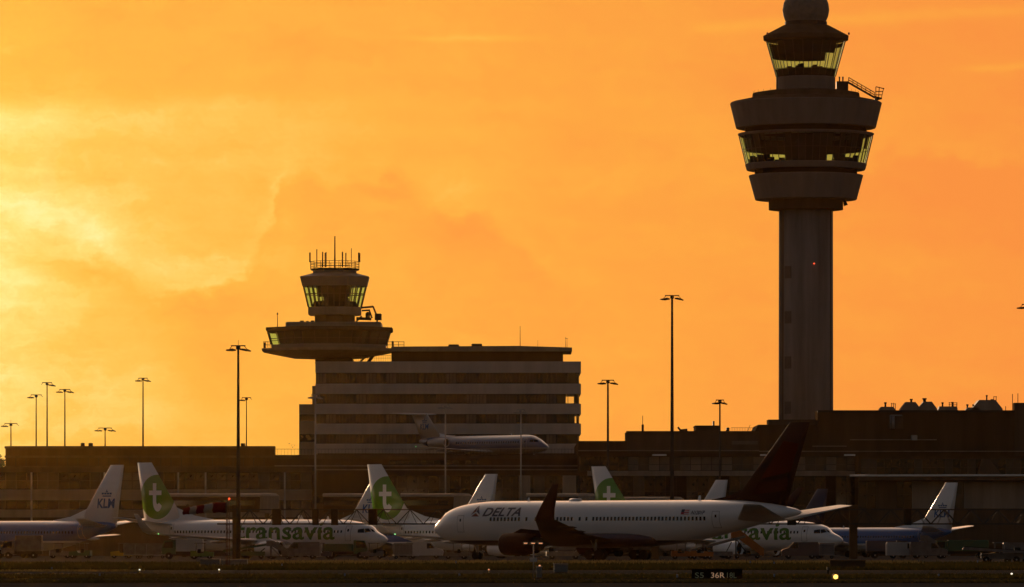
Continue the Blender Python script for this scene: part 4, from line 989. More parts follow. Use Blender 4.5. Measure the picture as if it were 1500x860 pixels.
# roof plant against the sky
def hood(px0, px1, pt, pb, w0, stacks, top_w):
    o = MB(); 
    cxp = (px0+px1)/2; y0, y1 = 1.5, 1.5+(px1-px0)/8.7
    o.prism([(rx(px0),rz(pb)),(rx(px1),rz(pb)),(rx(px1)-.02,rz(pb-3)),(rx(cxp+top_w/2),rz(pt)),(rx(cxp-top_w/2),rz(pt)),(rx(px0)+.02,rz(pb-3))], y0, y1)
    r = o.build('ventilation_hood', M['concrete'], tn)
    for px, w_, t in stacks:
        MB().tube((rx(px),y0+2,rz(pt)-.05),(rx(px),y0+2,rz(t+2)),w_/8.7/2*.7,n=8).tube((rx(px),y0+2,rz(t+2)),(rx(px),y0+2,rz(t)),w_/8.7/2,n=8).build('flue', M['metal_dark'], r)
hood(1289,1312,595.5,601.5,0,[(1299,4,588.5)],17)
hood(1320,1350,588.5,601.5,0,[(1337,4.5,583.5)],14)
hood(1346,1374,588,601.5,0,[(1356.5,6.5,582.5)],12)
hood(1376,1404,595,601.5,0,[(1383,3.5,588.5),(1397.5,3.5,588)],26)
hood(1416,1436,596.5,601.5,0,[(1419.5,3.5,591.5),(1428,2.5,591.5)],12)
hood(1425,1470,585.5,601.5,0,[(1448,3,578),(1456,5,584)],24)
mb = MB()
for a, t in ((1309,589),(1312,589),(1314.5,590),(1394,588),(1400,588),(1405,588.5),(1459.5,579.5),(1463,579.5),(1477,594),(1487,576),(1495,575)): mb.tube((rx(a),5,rz(601.5)),(rx(a),5,rz(t)),.06,n=5)
for a, b, t in ((1308,1315.5,590.5),(1393,1406,589),(1393,1406,592),(1459,1464,580)): mb.tube((rx(a),5,rz(t)),(rx(b),5,rz(t)),.05,n=5)
mb.build('pipe_rail', M['metal_dark'], tn)

# glazed concourse strip and low wing in front of the terminal
cw = bld('glazed_concourse', 850, 1256, 925, 'low concourse with a long strip of pale windows below the stepped terminal'); lx, ly, _ = cw.location
def qx(px): return PX(px,925)-lx
def qz(py): return PZ(py,925)
MB().box(qx(850), qx(1256), .4, 19, 0, qz(666)).build('wall', M['concrete_dark'], cw)
MB().box(qx(849), qx(1257), -.8, .39, qz(668.5), qz(664)).build('fascia', M['brown_panel'], cw)
MB().box(qx(849), qx(1257), -.5, .39, qz(697), qz(690)).build('fascia', M['concrete'], cw)
MB().box(qx(849), qx(1257), -.2, .39, qz(760), qz(742)).build('fascia', M['concrete_dark'], cw)
window_row(cw, qx(850), qx(920), 5, .15, qz(690), qz(668.5), [(M['glass_dark'],3),(M['glass_mid'],1)], rr, .4)
window_row(cw, qx(920), qx(1256), 22, .15, qz(690), qz(668.5), [(M['glass_blind'],6),(M['pale_panel'],2.5),(M['glass_mid'],2)], rr, .45)
window_row(cw, qx(850), qx(1256), 26, .15, qz(742), qz(697), [(M['glass_dark'],6),(M['glass_mid'],2),(M['dark'],2)], rr, .5)
for a, b in ((955,976),(1113,1122),(1236,1252)): MB().cbox(qx(a),qx(b),-1.6,-.82,qz(668),qz(665.6),.05).build('canopy', M['white_metal'], cw)
lw = bld('low_wing', 1257, 1600, 915, 'dark low wing with a bright roof gutter at the right edge'); lx, ly, _ = lw.location
def vx(px): return PX(px,915)-lx
def vz(py): return PZ(py,915)
MB().box(vx(1257.5), vx(1600), .4, 28, 0, vz(668)).build('wall', M['brown_panel'], lw)
MB().box(vx(1257.5), vx(1600), -3, .39, vz(704), vz(698.6)).build('roof', M['concrete_dark'], lw)
MB().tube((vx(1243),-3.1,vz(697.3)),(vx(1600),-3.1,vz(696.6)),.16,n=8).build('gutter', M['white_metal'], lw)
for a, b, m in ((1283,1312,'concrete_dark'),(1336,1384,'concrete'),(1412,1600,'concrete')): MB().box(vx(a), vx(b), .2, .39, vz(745), vz(705)).build('cladding_panel', M[m], lw)
for a, b in ((1258,1282),(1313,1335),(1385,1411)): window_row(lw, vx(a), vx(b), 2, .2, vz(745), vz(705), [(M['glass_dark'],3),(M['glass_mid'],1)], rr, .5)
window_row(lw, vx(1262), vx(1596), 30, .2, vz(697), vz(672), [(M['glass_dark'],4),(M['glass_mid'],2)], rr, .5)
MB().box(vx(1257.5), vx(1600), .1, .39, vz(799), vz(746)).build('plinth', M['concrete_dark'], lw)
MB().prism([(vx(1430),vz(697)),(vx(1468),vz(697)),(vx(1448),vz(673)),(vx(1438),vz(672))], -1.6, .1).build('canopy', M['concrete_dark'], lw)
# ------------------------------------------------------------------ flood light masts
def mast(px, py_top, Y, label, zbase=0.0, lamps=('r',), r0=.22, r1=.12, arm=1.6, n_l=3, top_rod=True, group='tall apron light masts'):
    X = PX(px,Y); H = PZ(py_top,Y)-zbase
    o = empty('light_mast', (X,Y,zbase), 0, label, 'light mast', group)
    MB().tube((0,0,0),(0,0,H),r0,r1,10).build('pole', M['metal_dark'], o)
    mb = MB().bar((-arm*.62,0,H),(arm*.62,0,H),.14); mb.bar((0,-arm*.5,H-.02),(0,arm*.5,H-.02),.12)
    mb.lathe([(.1,-.5),(.28,-.45),(.28,-.1),(.1,0)], 10, (0,0,H))
    if top_rod: mb.tube((0,0,H),(0,0,H+.7),.03,n=5)
    for s_ in (-1,1): mb.bar((s_*arm*.5,0,H),(s_*arm*.75,0,H-.42),.07)
    mb.build('crossarm', M['metal_dark'], o)
    first = None
    for sd_ in lamps:
        s_ = 1 if sd_ == 'r' else -1
        for k in range(n_l):
            yy = (k-(n_l-1)/2)*.75; xx = s_*(arm*.45+arm*.30*k/max(1,n_l-1))
            f = MB(); f.loft([[(-.42,-.26,-.12),(-.42,.26,-.12),(-.42,.26,.05),(-.42,-.26,.05)],[(.0,-.3,-.15),(.0,.3,-.15),(.0,.3,.13),(.0,-.3,.13)],[(.46,-.24,-.17),(.46,.24,-.17),(.46,.24,-.02),(.46,-.24,-.02)]], smooth=False)
            l = f.build('floodlight', M['metal_dark'], o) if first is None else link_copy(first, o)
            first = first or l
            l.location = (xx,yy,H-.5); l.rotation_euler = (0, R(8)*s_, 0 if s_ > 0 else pi)
    return o
ZP = PZ(653.5,1060)
mast(16,620.5,1078,'shortest roof light mast at the far left corner of the parking garage',ZP,('l',),.13,.09,2.0,2)
mast(53,578.5,1085,'roof light mast with its lamp on the left side, second from the left',ZP,('l',),.14,.09,1.7,2,False)
mast(69,560.5,1075,'tallest of the three clustered roof light masts at the left',ZP,('r',),.16,.1,1.5,3,False)
mast(95,570.5,1090,'roof light mast right of the tallest clustered one at the left',ZP,('l','r'),.15,.1,1.7,2,False)
mast(154,627,1080,'short roof light mast with a wide crossarm above the green disc tails',ZP,('l','r'),.13,.09,2.1,2,False)
mast(209.5,554,1072,'roof light mast standing alone midway along the parking garage',ZP,('l','r'),.17,.1,1.4,2,False)
mast(361,582.5,1085,'thin roof light mast just right of the tall left apron mast',ZP,('l',),.12,.08,1.4,2,False)
mast(349,506.5,700,'tall apron light mast rising behind the windsock',0,('l','r'),.30,.13,1.45,3)
mast(984.5,433,850,'tallest apron light mast between the office block and the tall tower',0,('l','r'),.36,.16,1.75,4,False)
mast(890.5,557,880,'apron light mast just right of the office block',0,('l','r'),.26,.14,1.55,3,False)
mast(1054.5,586,875,'apron light mast left of the tall tower shaft',0,('l','r'),.2,.12,1.0,3,False)
mast(1507,446,850,'apron light mast cut off by the right edge',0,('l','r'),.3,.14,1.7,3)
MP = M['metal_dark']; M['metal_dark'] = M['metal']
mast(462,578,890,'pale slim light mast before the left end of the office block',0,('l','r'),.17,.10,1.0,2,False)
mast(652.5,593,890,'pale slim light mast before the middle of the office block',0,('l','r'),.14,.09,1.0,2,False)
mast(763,600,890,'pale slim light mast before the nose of the T-tail jet',0,('l','r'),.14,.09,1.0,2,False)
M['metal_dark'] = MP

# ------------------------------------------------------------------ lattice gantry in front of the parked jets
YG = 702
g = empty('lattice_gantry', (PX(346,YG),YG,0), 0, 'long dark lattice gantry crossing in front of the parked jets', 'gantry'); gx0 = g.location.x
def gx(px): return PX(px,YG)-gx0
zt, zb = PZ(746.5,YG), PZ(767.5,YG)
mb = MB(); xa, xb = gx(333), gx(1560)
for yy in (0,1.5):
    mb.bar((xa,yy,zt),(xb,yy,zt),.14); mb.bar((gx(318),yy,zb),(xb,yy,zb),.18)
mb.build('chord', M['metal_dark'], g)
mb = MB(); n_ = 62; st = (xb-gx(346))/n_
for yy in (0,1.5):
    for k in range(n_):
        a = gx(346)+k*st; b = a+st
        if k % 2 == 0: mb.bar((a,yy,zb),(b,yy,zt),.09); mb.bar((a+st*.5,yy,zb),(b,yy,zt),.05)
        else: mb.bar((a,yy,zt),(b,yy,zb),.09); mb.bar((a,yy,zt),(b-st*.5,yy,zb),.05)
for k in range(0,n_,2):
    a = gx(346)+k*st; mb.bar((a,0,zb),(a,1.5,zb),.06); mb.bar((a+st,0,zt),(a+st,1.5,zt),.06)
mb.build('lattice', M['metal_dark'], g)
for px in (346,700,960,1250.5,1545):
    x = gx(px); MB().cbox(x-.5, x+.5, .3, 1.2, 0, zt+.6, .08).build('leg', M['brown_panel'], g)
for px, w_ in ((405,13),(462,9),(490,10),(546,13),(1160,12),(1330,10)):
    x = gx(px); hw = w_/2*YG/F; MB().cbox(x-hw, x+hw, -.25, 1.75, zb-.15, zt+.1, .06).build('equipment_box', M['dark'], g)
tag(g, group=None)

# ------------------------------------------------------------------ windsock
YW = 440; SW = F/YW
ws = empty('windsock', (PX(333.5,YW),YW,0), 0, 'red and white striped windsock on a lattice mast with a red lamp', 'windsock'); wx0 = ws.location.x
zr = PZ(733,YW)
mb = MB()
for a in (0,1,2):
    w_ = 2*pi*a/3+.4; mb.tube((.17*cos(w_),.17*sin(w_),0),(.13*cos(w_),.13*sin(w_),zr-.1),.03,n=6)
k = 0; z = .1
while z < zr-.4:
    for a in (0,1,2):
        w0 = 2*pi*a/3+.4; w1 = 2*pi*(a+1)/3+.4
        if k % 2: w0, w1 = w1, w0
        mb.tube((.165*cos(w0),.165*sin(w0),z),(.155*cos(w1),.155*sin(w1),z+.34),.016,n=4)
    z += .34; k += 1
mb.build('lattice_mast', mat('dull_red_paint', (.07,.02,.015), .7), ws)
MB().tube((0,0,zr-.1),(0,0,zr+.08),.05,n=8).build('swivel', M['metal_dark'], ws)
bm = bmesh.new(); bmesh.ops.create_uvsphere(bm, u_segments=10, v_segments=8, radius=.085)
me = bpy.data.meshes.new('obstruction_lamp'); bm.to_mesh(me); bm.free(); me.materials.append(M['lamp_red'])
lo = bpy.data.objects.new('obstruction_lamp', me); COL.objects.link(lo); lo.parent = ws; lo.location = (.12,0,PZ(730.8,YW))
stn = [(331,743.2,8.2,True),(312,743.8,7.6,True),(299,745.5,6.6,False),(288,746.8,6.3,True),(278,748,5.6,False),(268,749.3,5.0,True)]
def sock_r(px, py, hw, wob):
    return [(PX(px,YW)-wx0+wob*.04*sin(3*a), hw/SW*cos(a)*(1+.06*sin(2*a+px)), PZ(py,YW)+hw/SW*sin(a)*(1+.05*cos(3*a+px))) for a in [2*pi*j/20 for j in range(20)]]
for i in range(5):
    a, b = stn[i], stn[i+1]
    rings = []
    for q in range(5):
        u = q/4; rings.append(sock_r(a[0]+(b[0]-a[0])*u, a[1]+(b[1]-a[1])*u, a[2]+(b[2]-a[2])*u-(.5*sin(pi*u)), 1))
    o = MB().loft(rings, caps=False).build('sock_band', M['red_cloth'] if i % 2 == 0 else M['white_cloth'], ws)
mb = MB(); P = sock_r(331.3,743.2,8.3,0)
for k in range(20): mb.tube(P[k],P[(k+1)%20],.03,n=5)
for k in (0,5,10,15): mb.tube(P[k],(0,0,zr-.25 if k != 5 else zr),.022,n=4)
mb.build('hoop', M['metal_dark'], ws)

# ------------------------------------------------------------------ small field equipment
def ground_box(name, px0, px1, pyt, Y, dep, m, label, cat, roof=True, group=None, feet=True):
    x0, x1, h = PX(px0,Y), PX(px1,Y), PZ(pyt,Y)
    o = empty(name, ((x0+x1)/2,Y,0), 0, label, cat, group); hw = (x1-x0)/2
    MB().cbox(-hw, hw, 0, dep, .06, h-.06, .02).build('body', m, o)
    MB().cbox(-hw-.03, hw+.03, -.04, dep+.04, h-.058, h, .015).build('lid', m, o)
    MB().box(-hw-.04, hw+.04, -.05, dep+.05, .0, .058).build('plinth', M['concrete_dark'], o)
    d_ = MB(); d_.box(-hw*.9, -.015, -.02, -.002, .12, h-.14); d_.box(.015, hw*.9, -.02, -.002, .12, h-.14); d_.build('door', m, o)
    return o
ground_box('equipment_cabinet', 293, 322, 818.5, 446, .8, M['cabinet'], 'grey equipment cabinet left of the windsock mast', 'cabinet')
ground_box('equipment_cabinet', 324, 362, 819.5, 448, .9, M['cabinet'], 'grey equipment cabinet behind the windsock mast', 'cabinet')
ground_box('equipment_cabinet', 811.5, 832, 825.5, 345, .6, M['cabinet'], 'grey equipment cabinet right of the triple approach lamp', 'cabinet')
ground_box('equipment_cabinet', 785.5, 794, 829.5, 288, .3, M['cabinet'], 'small slim cabinet at the foot of the triple approach lamp', 'cabinet')
ground_box('equipment_shelter', 1216, 1268, 820.5, 400, .7, M['brown_panel'], 'low brown equipment shelter behind the glowing yellow lamp', 'shelter')
# approach light on a slim post
YA = 286
al = empty('approach_lamp', (PX(781.5,YA),YA,0), 0, 'slim post with three amber lamps on a crossbar in front of the dark engine', 'approach lamp')
hA_ = PZ(797.5,YA)
MB().tube((0,0,0),(0,0,hA_),.032,.026,8).build('post', M['metal'], al)
MB().bar((-.52,0,hA_),(.52,0,hA_),.045).build('crossbar', M['metal_dark'], al)
for x in (-.40,-.02,.37):
    q = MB().loft([[(x-.10,-.12,hA_+.02),(x+.10,-.12,hA_+.02),(x+.12,.1,hA_+.02),(x-.12,.1,hA_+.02)],[(x-.10,-.12,hA_+.08),(x+.10,-.12,hA_+.08),(x+.12,.1,hA_+.12),(x-.12,.1,hA_+.12)]], smooth=False).build('lamp', M['metal_dark'], al)
    MB().box(x-.085,x+.085,-.135,-.122,hA_+.03,hA_+.075).build('lens', M['lamp_amber'], q)
MB().cbox(-.18,.18,-.1,.1,PZ(823,YA),PZ(817,YA),.02).build('junction_box', M['grey_paint'], al)
# direction board
YS = 287
sg = empty('direction_board', (PX(1050.5,YS),YS,0), 0, 'black illuminated taxiway board reading 36R', 'sign'); sx0 = sg.location.x
def sx(px): return PX(px,YS)-sx0
MB().cbox(sx(1013.5), sx(1087.5), 0, .25, PZ(848.3,YS)+.04, PZ(833.3,YS), .015).build('board', M['board_black'], sg)
for px in (1020,1050,1081): MB().tube((sx(px),.12,0),(sx(px),.12,PZ(848.3,YS)+.04),.035,n=8).build('leg', M['metal_dark'], sg)
def sign_text(txt, px0, px1, py0, m, nm, bold=.03):
    h = (848-py0)*0 
    v, f = text_geo(txt, .40, bold, 0, 9, (px1-px0)*YS/F)
    mb = MB(); mb.add([(sx(px0)+x, -.006, PZ(846.6,YS)+y*1.0) for x,y in v], f); return mb.build(nm, m, sg)
sign_text('36R', 1041.5, 1061.5, 838, M['sign_lit'], 'lettering', .0)
sign_text('S5', 1018, 1031, 838, M['sign_dim'], 'lettering', .0)
sign_text('18L', 1065, 1079, 838, M['sign_dim'], 'lettering', .0)
# glowing guard lamp
YL = 287
gl_ = empty('guard_lamp', (PX(1224,YL),YL,0), 0, 'glowing yellow guard lamp at lower right', 'lamp')
bm = bmesh.new(); bmesh.ops.create_uvsphere(bm, u_segments=16, v_segments=10, radius=.115)
me = bpy.data.meshes.new('glowing_lens'); bm.to_mesh(me); bm.free(); me.materials.append(M['lamp_yellow'])
lo = bpy.data.objects.new('glowing_lens', me); COL.objects.link(lo); lo.parent = gl_; lo.location = (0,-.1,PZ(845,YL))
MB().lathe([(.02,.0),(.17,.02),(.18,.22),(.1,.3)],14,(0,0,PZ(845,YL)-.05),axis='z').build('housing', M['yellow'], gl_).location = (0,.22,-.1)
MB().tube((0,.22,0),(0,.22,PZ(845,YL)-.1),.03,n=6).build('post', M['metal_dark'], gl_)
mp_ = empty('marker_post', (PX(1213,330),330,0), 0, 'dark marker post left of the glowing yellow lamp', 'marker'); MB().cbox(-.05,.05,-.04,.04,0,PZ(832,330),.01).build('post', M['dark'], mp_); MB().cbox(-.07,.07,-.05,.05,PZ(832,330)-.12,PZ(831,330),.01).build('cap', M['metal_dark'], mp_)
# taxiway edge lamps and reflector stakes
def edge_lamp(px, py, Y, label, m='lamp_white'):
    o = empty('edge_lamp', (PX(px,Y),Y,0), 0, label, 'edge lamp', 'low lamps along the taxiway edges'); h = max(.18, PZ(py,Y))
    MB().lathe([(.06,0),(.03,.02),(.025,h-.1),(.055,h-.07),(.05,h-.03)],8).build('stem', M['yellow'], o)
    MB().lathe([(.05,h-.03),(.055,h+.01),(.03,h+.05)],8,smooth=True).build('lens', M[m], o)
edge_lamp(204.5,837.5,350,'small lit edge lamp below the jet tails at the far left')
edge_lamp(321,836,352,'small lit edge lamp just left of the windsock foot')
edge_lamp(716,837,352,'small lit edge lamp left of the triple approach lamp','lamp_amber')
edge_lamp(790.5,829,300,'small lit edge lamp on the right of the triple approach lamp','lamp_amber')
edge_lamp(1482,845,300,'small lit edge lamp near the lower right corner')
for px, pyt, Y, w_ in ((146,846,300,'below the left edge jet'),(76,831,380,'far left in the grass'),(505,846,300,'below the nose of the lettered white jet'),(668,822,420,'below the dark tailed jet nose'),(673,847,296,'left of the triple approach lamp'),(1134,823,420,'right of the 36R board'),(1099,822,415,'behind the right end of the 36R board'),(992,849,288,'just left of the 36R board'),(1432,821,420,'below the jet at the right edge'),(1134,846,292,'between the 36R board and yellow lamp'),(1375,846,292,'in the lower right grass'),(413,826,400,'right of the windsock cabinets')):
    o = empty('marker_stake', (PX(px,Y),Y,0), 0, 'thin dark marker stake '+w_, 'marker', 'thin marker stakes on the verges'); h = max(.2, PZ(pyt,Y))
    MB().tube((0,0,0),(0,0,h),.02,.015,6).build('stake', M['rubber'], o); MB().cbox(-.05,.05,-.02,.02,h-.14,h+.02,.01).build('reflector', M['blue'], o)

# ------------------------------------------------------------------ boarding bridges behind the jets
def bridge(px0, px1, Y, label, zroof=None):
    x0, x1 = PX(px0,Y), PX(px1,Y); o = empty('boarding_bridge', ((x0+x1)/2,Y,0), 0, label, 'boarding bridge', 'pale roofed boarding bridges'); h = (x1-x0)/2
    zr_ = PZ(723.5,Y) if zroof is None else zroof
    mb = MB(); pr = [(-1.45,zr_-2.7),(1.45,zr_-2.7),(1.5,zr_-.5),(1.2,zr_-.12),(.5,zr_),(-.5,zr_),(-1.2,zr_-.12),(-1.5,zr_-.5)]
    mb.loft([[(x,y,z) for y,z in pr] for x in (-h,h-1.9)], smooth=False); mb.build('tunnel', M['brown_panel'], o)
    mb = MB(); pr2 = [(y*1.03,z+.06) for y,z in pr[2:]]
    mb.loft([[(x,y,z) for y,z in pr2] for x in (-h-.1,h-1.8)], closed=False, caps=False, smooth=False); mb.build('roof', M['pale_panel'], o)
    MB().lathe([(1.7,zr_-2.9),(1.8,zr_-2.7),(1.8,zr_-.3),(1.3,zr_+.05),(.1,zr_+.1)], 20, (h-1.6,0,0)).build('rotunda', M['concrete'], o)
    MB().box(-h*.98, h-3.4, -1.52, -1.47, zr_-1.75, zr_-1.0).build('window', M['glass_dark'], o)
    for x in (-h*.6, h-1.6): MB().tube((x,0,0),(x,0,zr_-2.7),.35,.35,12).build('column', M['concrete_dark'], o)
    MB().box(-h*.6-1.2,-h*.6+1.2,-.9,.9,zr_-3.1,zr_-2.72).build('lift_beam', M['metal_dark'], o)
bridge(236,407,838,'pale roofed boarding bridge behind the windsock, rounded at its right end')
bridge(474,560,842,'pale roofed boarding bridge left of the middle green disc tail')
bridge(588,690,846,'pale roofed boarding bridge right of the middle green disc tail')
bridge(772,872,850,'pale roofed boarding bridge behind the dark winglet')
bridge(905,1000,852,'pale roofed boarding bridge right of the rearmost green disc tail', PZ(728.5,852))

# ------------------------------------------------------------------ service vehicles on the apron
def wheel_set(o, pts, r=.42, w_=.26):
    first = None
    for x, y in pts:
        if first is None:
            first = MB().lathe([(r*.5,-w_/2),(r,-w_/2*.8),(r,w_/2*.8),(r*.5,w_/2)],16).build('wheel', M['rubber'], o); first.rotation_euler = (R(90),0,0); c = first
            MB().lathe([(.02,-w_/2-.01),(r*.48,-w_/2+.01),(r*.48,w_/2-.01),(.02,w_/2+.01)],12).build('rim', M['metal'], c)
        else: c = copy_tree(first, o)
        c.location = (x,y,r)
VG = 'service vehicles under the parked jets'
def veh(name, px, Y, rz, label, cat): return empty(name, (PX(px,Y),Y,0), R(rz), label, cat, VG)
def box_truck(px, Y, rz, label, body='dull_white', cab='dull_white', L_=5.2, H=3.0):
    o = veh('box_truck', px, Y, rz, label, 'truck')
    MB().cbox(-L_/2, L_/2-1.7, -1.15, 1.15, .95, H, .06).build('cargo_box', M[body], o)
    MB().box(-L_/2, L_/2, -.5, .5, .55, .94).build('chassis', M['metal_dark'], o)
    c = MB().prism([(L_/2-1.62,.6),(L_/2+.05,.6),(L_/2+.1,1.35),(L_/2-.25,2.3),(L_/2-1.62,2.35)],-1.05,1.05).build('cab', M[cab], o)
    MB().add([(L_/2+.115,-.95,1.4),(L_/2+.115,.95,1.4),(L_/2-.2,.95,2.22),(L_/2-.2,-.95,2.22)],[(0,1,2,3)]).build('windscreen', M['glass_dark'], c)
    for s_ in (-1,1):
        MB().prism([(L_/2-1.3,1.4),(L_/2-.05,1.4),(L_/2-.35,2.15),(L_/2-1.3,2.2)], s_*1.055-.004, s_*1.055+.004).build('side_window', M['glass_dark'], c)
        MB().box(L_/2+.06,L_/2+.12,s_*.75-.16,s_*.75+.16,.75,.95).build('headlight', M['lens'], c)
    wheel_set(o, [(L_/2-.8,-.95),(L_/2-.8,.95),(-L_/2+1.1,-.95),(-L_/2+1.1,.95)]); return o
def van(px, Y, rz, label, body='dull_white'):
    o = veh('van', px, Y, rz, label, 'van')
    b = MB(); pr = [(-2.4,.4),(2.35,.4),(2.45,.95),(2.25,1.2),(1.45,1.4),(.85,2.1),(-2.3,2.15),(-2.42,1.9)]
    b.loft([[(x*.985,-.96,z) for x,z in pr],[(x,-.82,z+.0) for x,z in pr],[(x,.82,z) for x,z in pr],[(x*.985,.96,z) for x,z in pr]], smooth=False); bo = b.build('body', M[body], o)
    MB().add([(1.5,-.8,1.42),(1.5,.8,1.42),(.93,.74,2.04),(.93,-.74,2.04)],[(0,1,2,3)]).build('windscreen', M['glass_dark'], bo).location = (.03,0,.02)
    for s_ in (-1,1):
        MB().prism([(.3,1.3),(1.3,1.35),(.8,1.95),(.3,1.98)], s_*.965-.004, s_*.965+.004).build('side_window', M['glass_dark'], bo)
        MB().box(2.38,2.44,s_*.65-.15,s_*.65+.15,.8,.98).build('headlight', M['lens'], bo)
    wheel_set(o, [(1.5,-.85),(1.5,.85),(-1.5,-.85),(-1.5,.85)], .34, .22); return o
def tractor(px, Y, rz, label, body='yellow'):
    o = veh('baggage_tractor', px, Y, rz, label, 'tractor')
    MB().prism([(-1.4,.35),(1.4,.35),(1.45,.85),(.3,1.0),(.2,.75),(-.6,.75),(-.7,1.05),(-1.4,1.05)],-.65,.65).build('body', M[body], o)
    mb = MB()
    for x in (-.75,.35):
        for y in (-.6,.6): mb.tube((x,y,.9),(x*.92,y,1.95),.035,n=6)
    mb.cbox(-.95,.5,-.68,.68,1.93,2.02,.02); mb.build('canopy', M['dull_white'], o)
    MB().cbox(-.55,-.15,-.4,.4,.75,1.25,.06).build('seat', M['rubber'], o)
    wheel_set(o, [(.95,-.55),(.95,.55),(-.95,-.55),(-.95,.55)], .3, .2); return o
def cart(px, Y, rz, label, cloth='dull_white'):
    o = veh('baggage_cart', px, Y, rz, label, 'baggage cart')
    MB().box(-1.25,1.25,-.75,.75,.42,.5).build('deck', M['metal'], o)
    MB().prism([(-1.3,1.85),(1.3,1.85),(1.2,1.98),(-1.2,1.98)],-.8,.8).build('roof', M['dull_white'], o)
    mb = MB()
    for x in (-1.2,1.2):
        for y in (-.72,.72): mb.tube((x,y,.5),(x,y,1.85),.03,n=5)
    mb.bar((1.25,0,.38),(2.1,0,.38),.06); mb.build('frame', M['metal'], o)
    for s_ in (-1,1):
        mb = MB(); pts = [(-1.15+2.3*k/16, s_*(.74+.03*sin(k*2.1))) for k in range(17)]
        mb.loft([[(x,y,.5) for x,y in pts],[(x,y,1.83) for x,y in pts]], closed=False, caps=False)
        mb.build('curtain', M[cloth], o)
    wheel_set(o, [(.9,-.6),(.9,.6),(-.9,-.6),(-.9,.6)], .2, .14); return o
def stairs(px, Y, rz, label, m='dull_white', hgt=2.9):
    o = veh('passenger_stairs', px, Y, rz, label, 'boarding stairs')
    n_ = 13; run = 4.2
    mb = MB()
    for k in range(n_): mb.box(-2.4+run*k/n_, -2.4+run*(k+1)/n_-.01, -.7, .7, .5+(hgt-.5)*(k+1)/n_-.06, .5+(hgt-.5)*(k+1)/n_)
    mb.build('step', M['metal'], o)
    mb = MB()
    for s_ in (-1,1):
        mb.prism([(-2.5,.42),(-2.2,.42),(1.9,hgt-.25),(3.0,hgt-.25),(3.0,hgt+.95),(1.7,hgt+.95),(-2.5,1.35)], s_*.76-.025, s_*.76+.025)
    mb.build('side_panel', M[m], o)
    MB().box(1.8,3.1,-.74,.74,hgt-.1,hgt).build('platform', M['metal'], o)
    MB().cbox(-1.9,2.6,-.85,.85,.4,.62,.03).build('chassis', M['metal_dark'], o)
    mb = MB(); mb.bar((2.2,-.6,.6),(2.2,-.6,hgt-.1),.14); mb.bar((2.2,.6,.6),(2.2,.6,hgt-.1),.14); mb.bar((.2,-.6,.6),(2.2,-.6,hgt-.3),.1); mb.bar((.2,.6,.6),(2.2,.6,hgt-.3),.1); mb.build('support', M['metal_dark'], o)
    wheel_set(o, [(2.0,-.75),(2.0,.75),(-1.4,-.75),(-1.4,.75)], .33, .2); return o
def loader(px, Y, rz, label, m='grey_paint', z1=2.9):
    o = veh('belt_loader', px, Y, rz, label, 'belt loader')
    MB().cbox(-2.2,1.9,-.85,.1,.4,.95,.05).build('chassis', M[m], o)
    MB().cbox(-1.9,-1.3,-.75,-.15,.95,1.5,.06).build('seat', M['rubber'], o)
    mb = MB(); mb.prism([(-3.4,.85),(-3.35,1.1),(3.6,z1+.25),(3.7,z1)],.0,.75); mb.build('conveyor', M[m], o)
    mb = MB(); mb.prism([(-3.3,1.12),(-3.3,1.17),(3.55,z1+.33),(3.55,z1+.28)],.08,.67); mb.build('belt', M['rubber'], o)
    MB().bar((1.2,.35,.8),(1.9,.35,z1-.55),.12).build('lift_arm', M['metal_dark'], o)
    wheel_set(o, [(1.4,-.7),(1.4,.6),(-1.5,-.7),(-1.5,.6)], .33, .2); return o
box_truck(33,738,180,'white box truck below the jet cut off by the left edge')
tractor(88,742,10,'pale baggage tractor right of the white truck at far left','dull_white')
tractor(118,735,170,'dark baggage tractor below the far left white tail','green_dark')
for k in range(3): cart(195+16.5*k,728,4,['leftmost','middle','rightmost'][k]+' white curtained baggage cart in the train below the first green disc tail')
tractor(178,729,184,'yellow baggage tractor pulling the white curtained carts')
box_truck(268,698,180,'low grey truck with a bright flat roof below the windsock','grey_paint','green_dark',5.0,2.5)
tractor(296,690,0,'green tractor left of the grey windsock cabinets','green')
loader(366,704,3,'long belt loader at the hold of the lettered white jet','green_dark',1.9)
stairs(412,699,172,'white boarding stairs beside the engine of the lettered white jet','dull_white',2.9).scale = (.6,.6,.6)
van(441,700,178,'white van right of the boarding stairs','dull_white')
tractor(470,705,0,'dark tractor under the belly of the lettered white jet','navy')
box_truck(505,708,0,'dark catering truck behind the nose of the lettered white jet','green_dark','green_dark',5.5,1.9)
tractor(545,706,180,'white pushback tractor under the nose of the lettered white jet','dull_white')
cart(590,716,8,'grey baggage cart right of the white jet nose','cabinet')
van(622,722,0,'dark van left of the dark tailed jet nose','grey_paint')
tractor(668,690,180,'white tractor left of two below the dark tailed jet nose','dull_white')
tractor(692,692,180,'white tractor right of two below the dark tailed jet nose','dull_white')
loader(826,688,4,'pale belt loader behind the dark engine and triple lamp','dull_white',2.4)
tractor(1000,690,0,'orange tractor under the belly of the dark tailed jet','orange')
loader(1050,704,4,'pale belt loader below the rear of the dark tailed jet','dull_white',2.7)
stairs(1097,712,182,'orange boarding stairs below the tail cone of the dark tailed jet','orange',3.0).scale = (.75,.8,.95)
tractor(1028,699,0,'orange tractor beside the pale belt loader','orange')
van(1172,716,180,'dark blue van under the rightmost green lettered jet','navy')
cart(1208,722,0,'grey curtained cart under the nose of the rightmost white jet','cabinet')
box_truck(1300,735,0,'dark box truck left of two grey vans at right','navy','navy',5.6,2.3)
van(1325,728,0,'grey van left of two under the blue topped jet at right','grey_paint')
van(1360,726,0,'pale van right of two under the blue topped jet at right','dull_white')
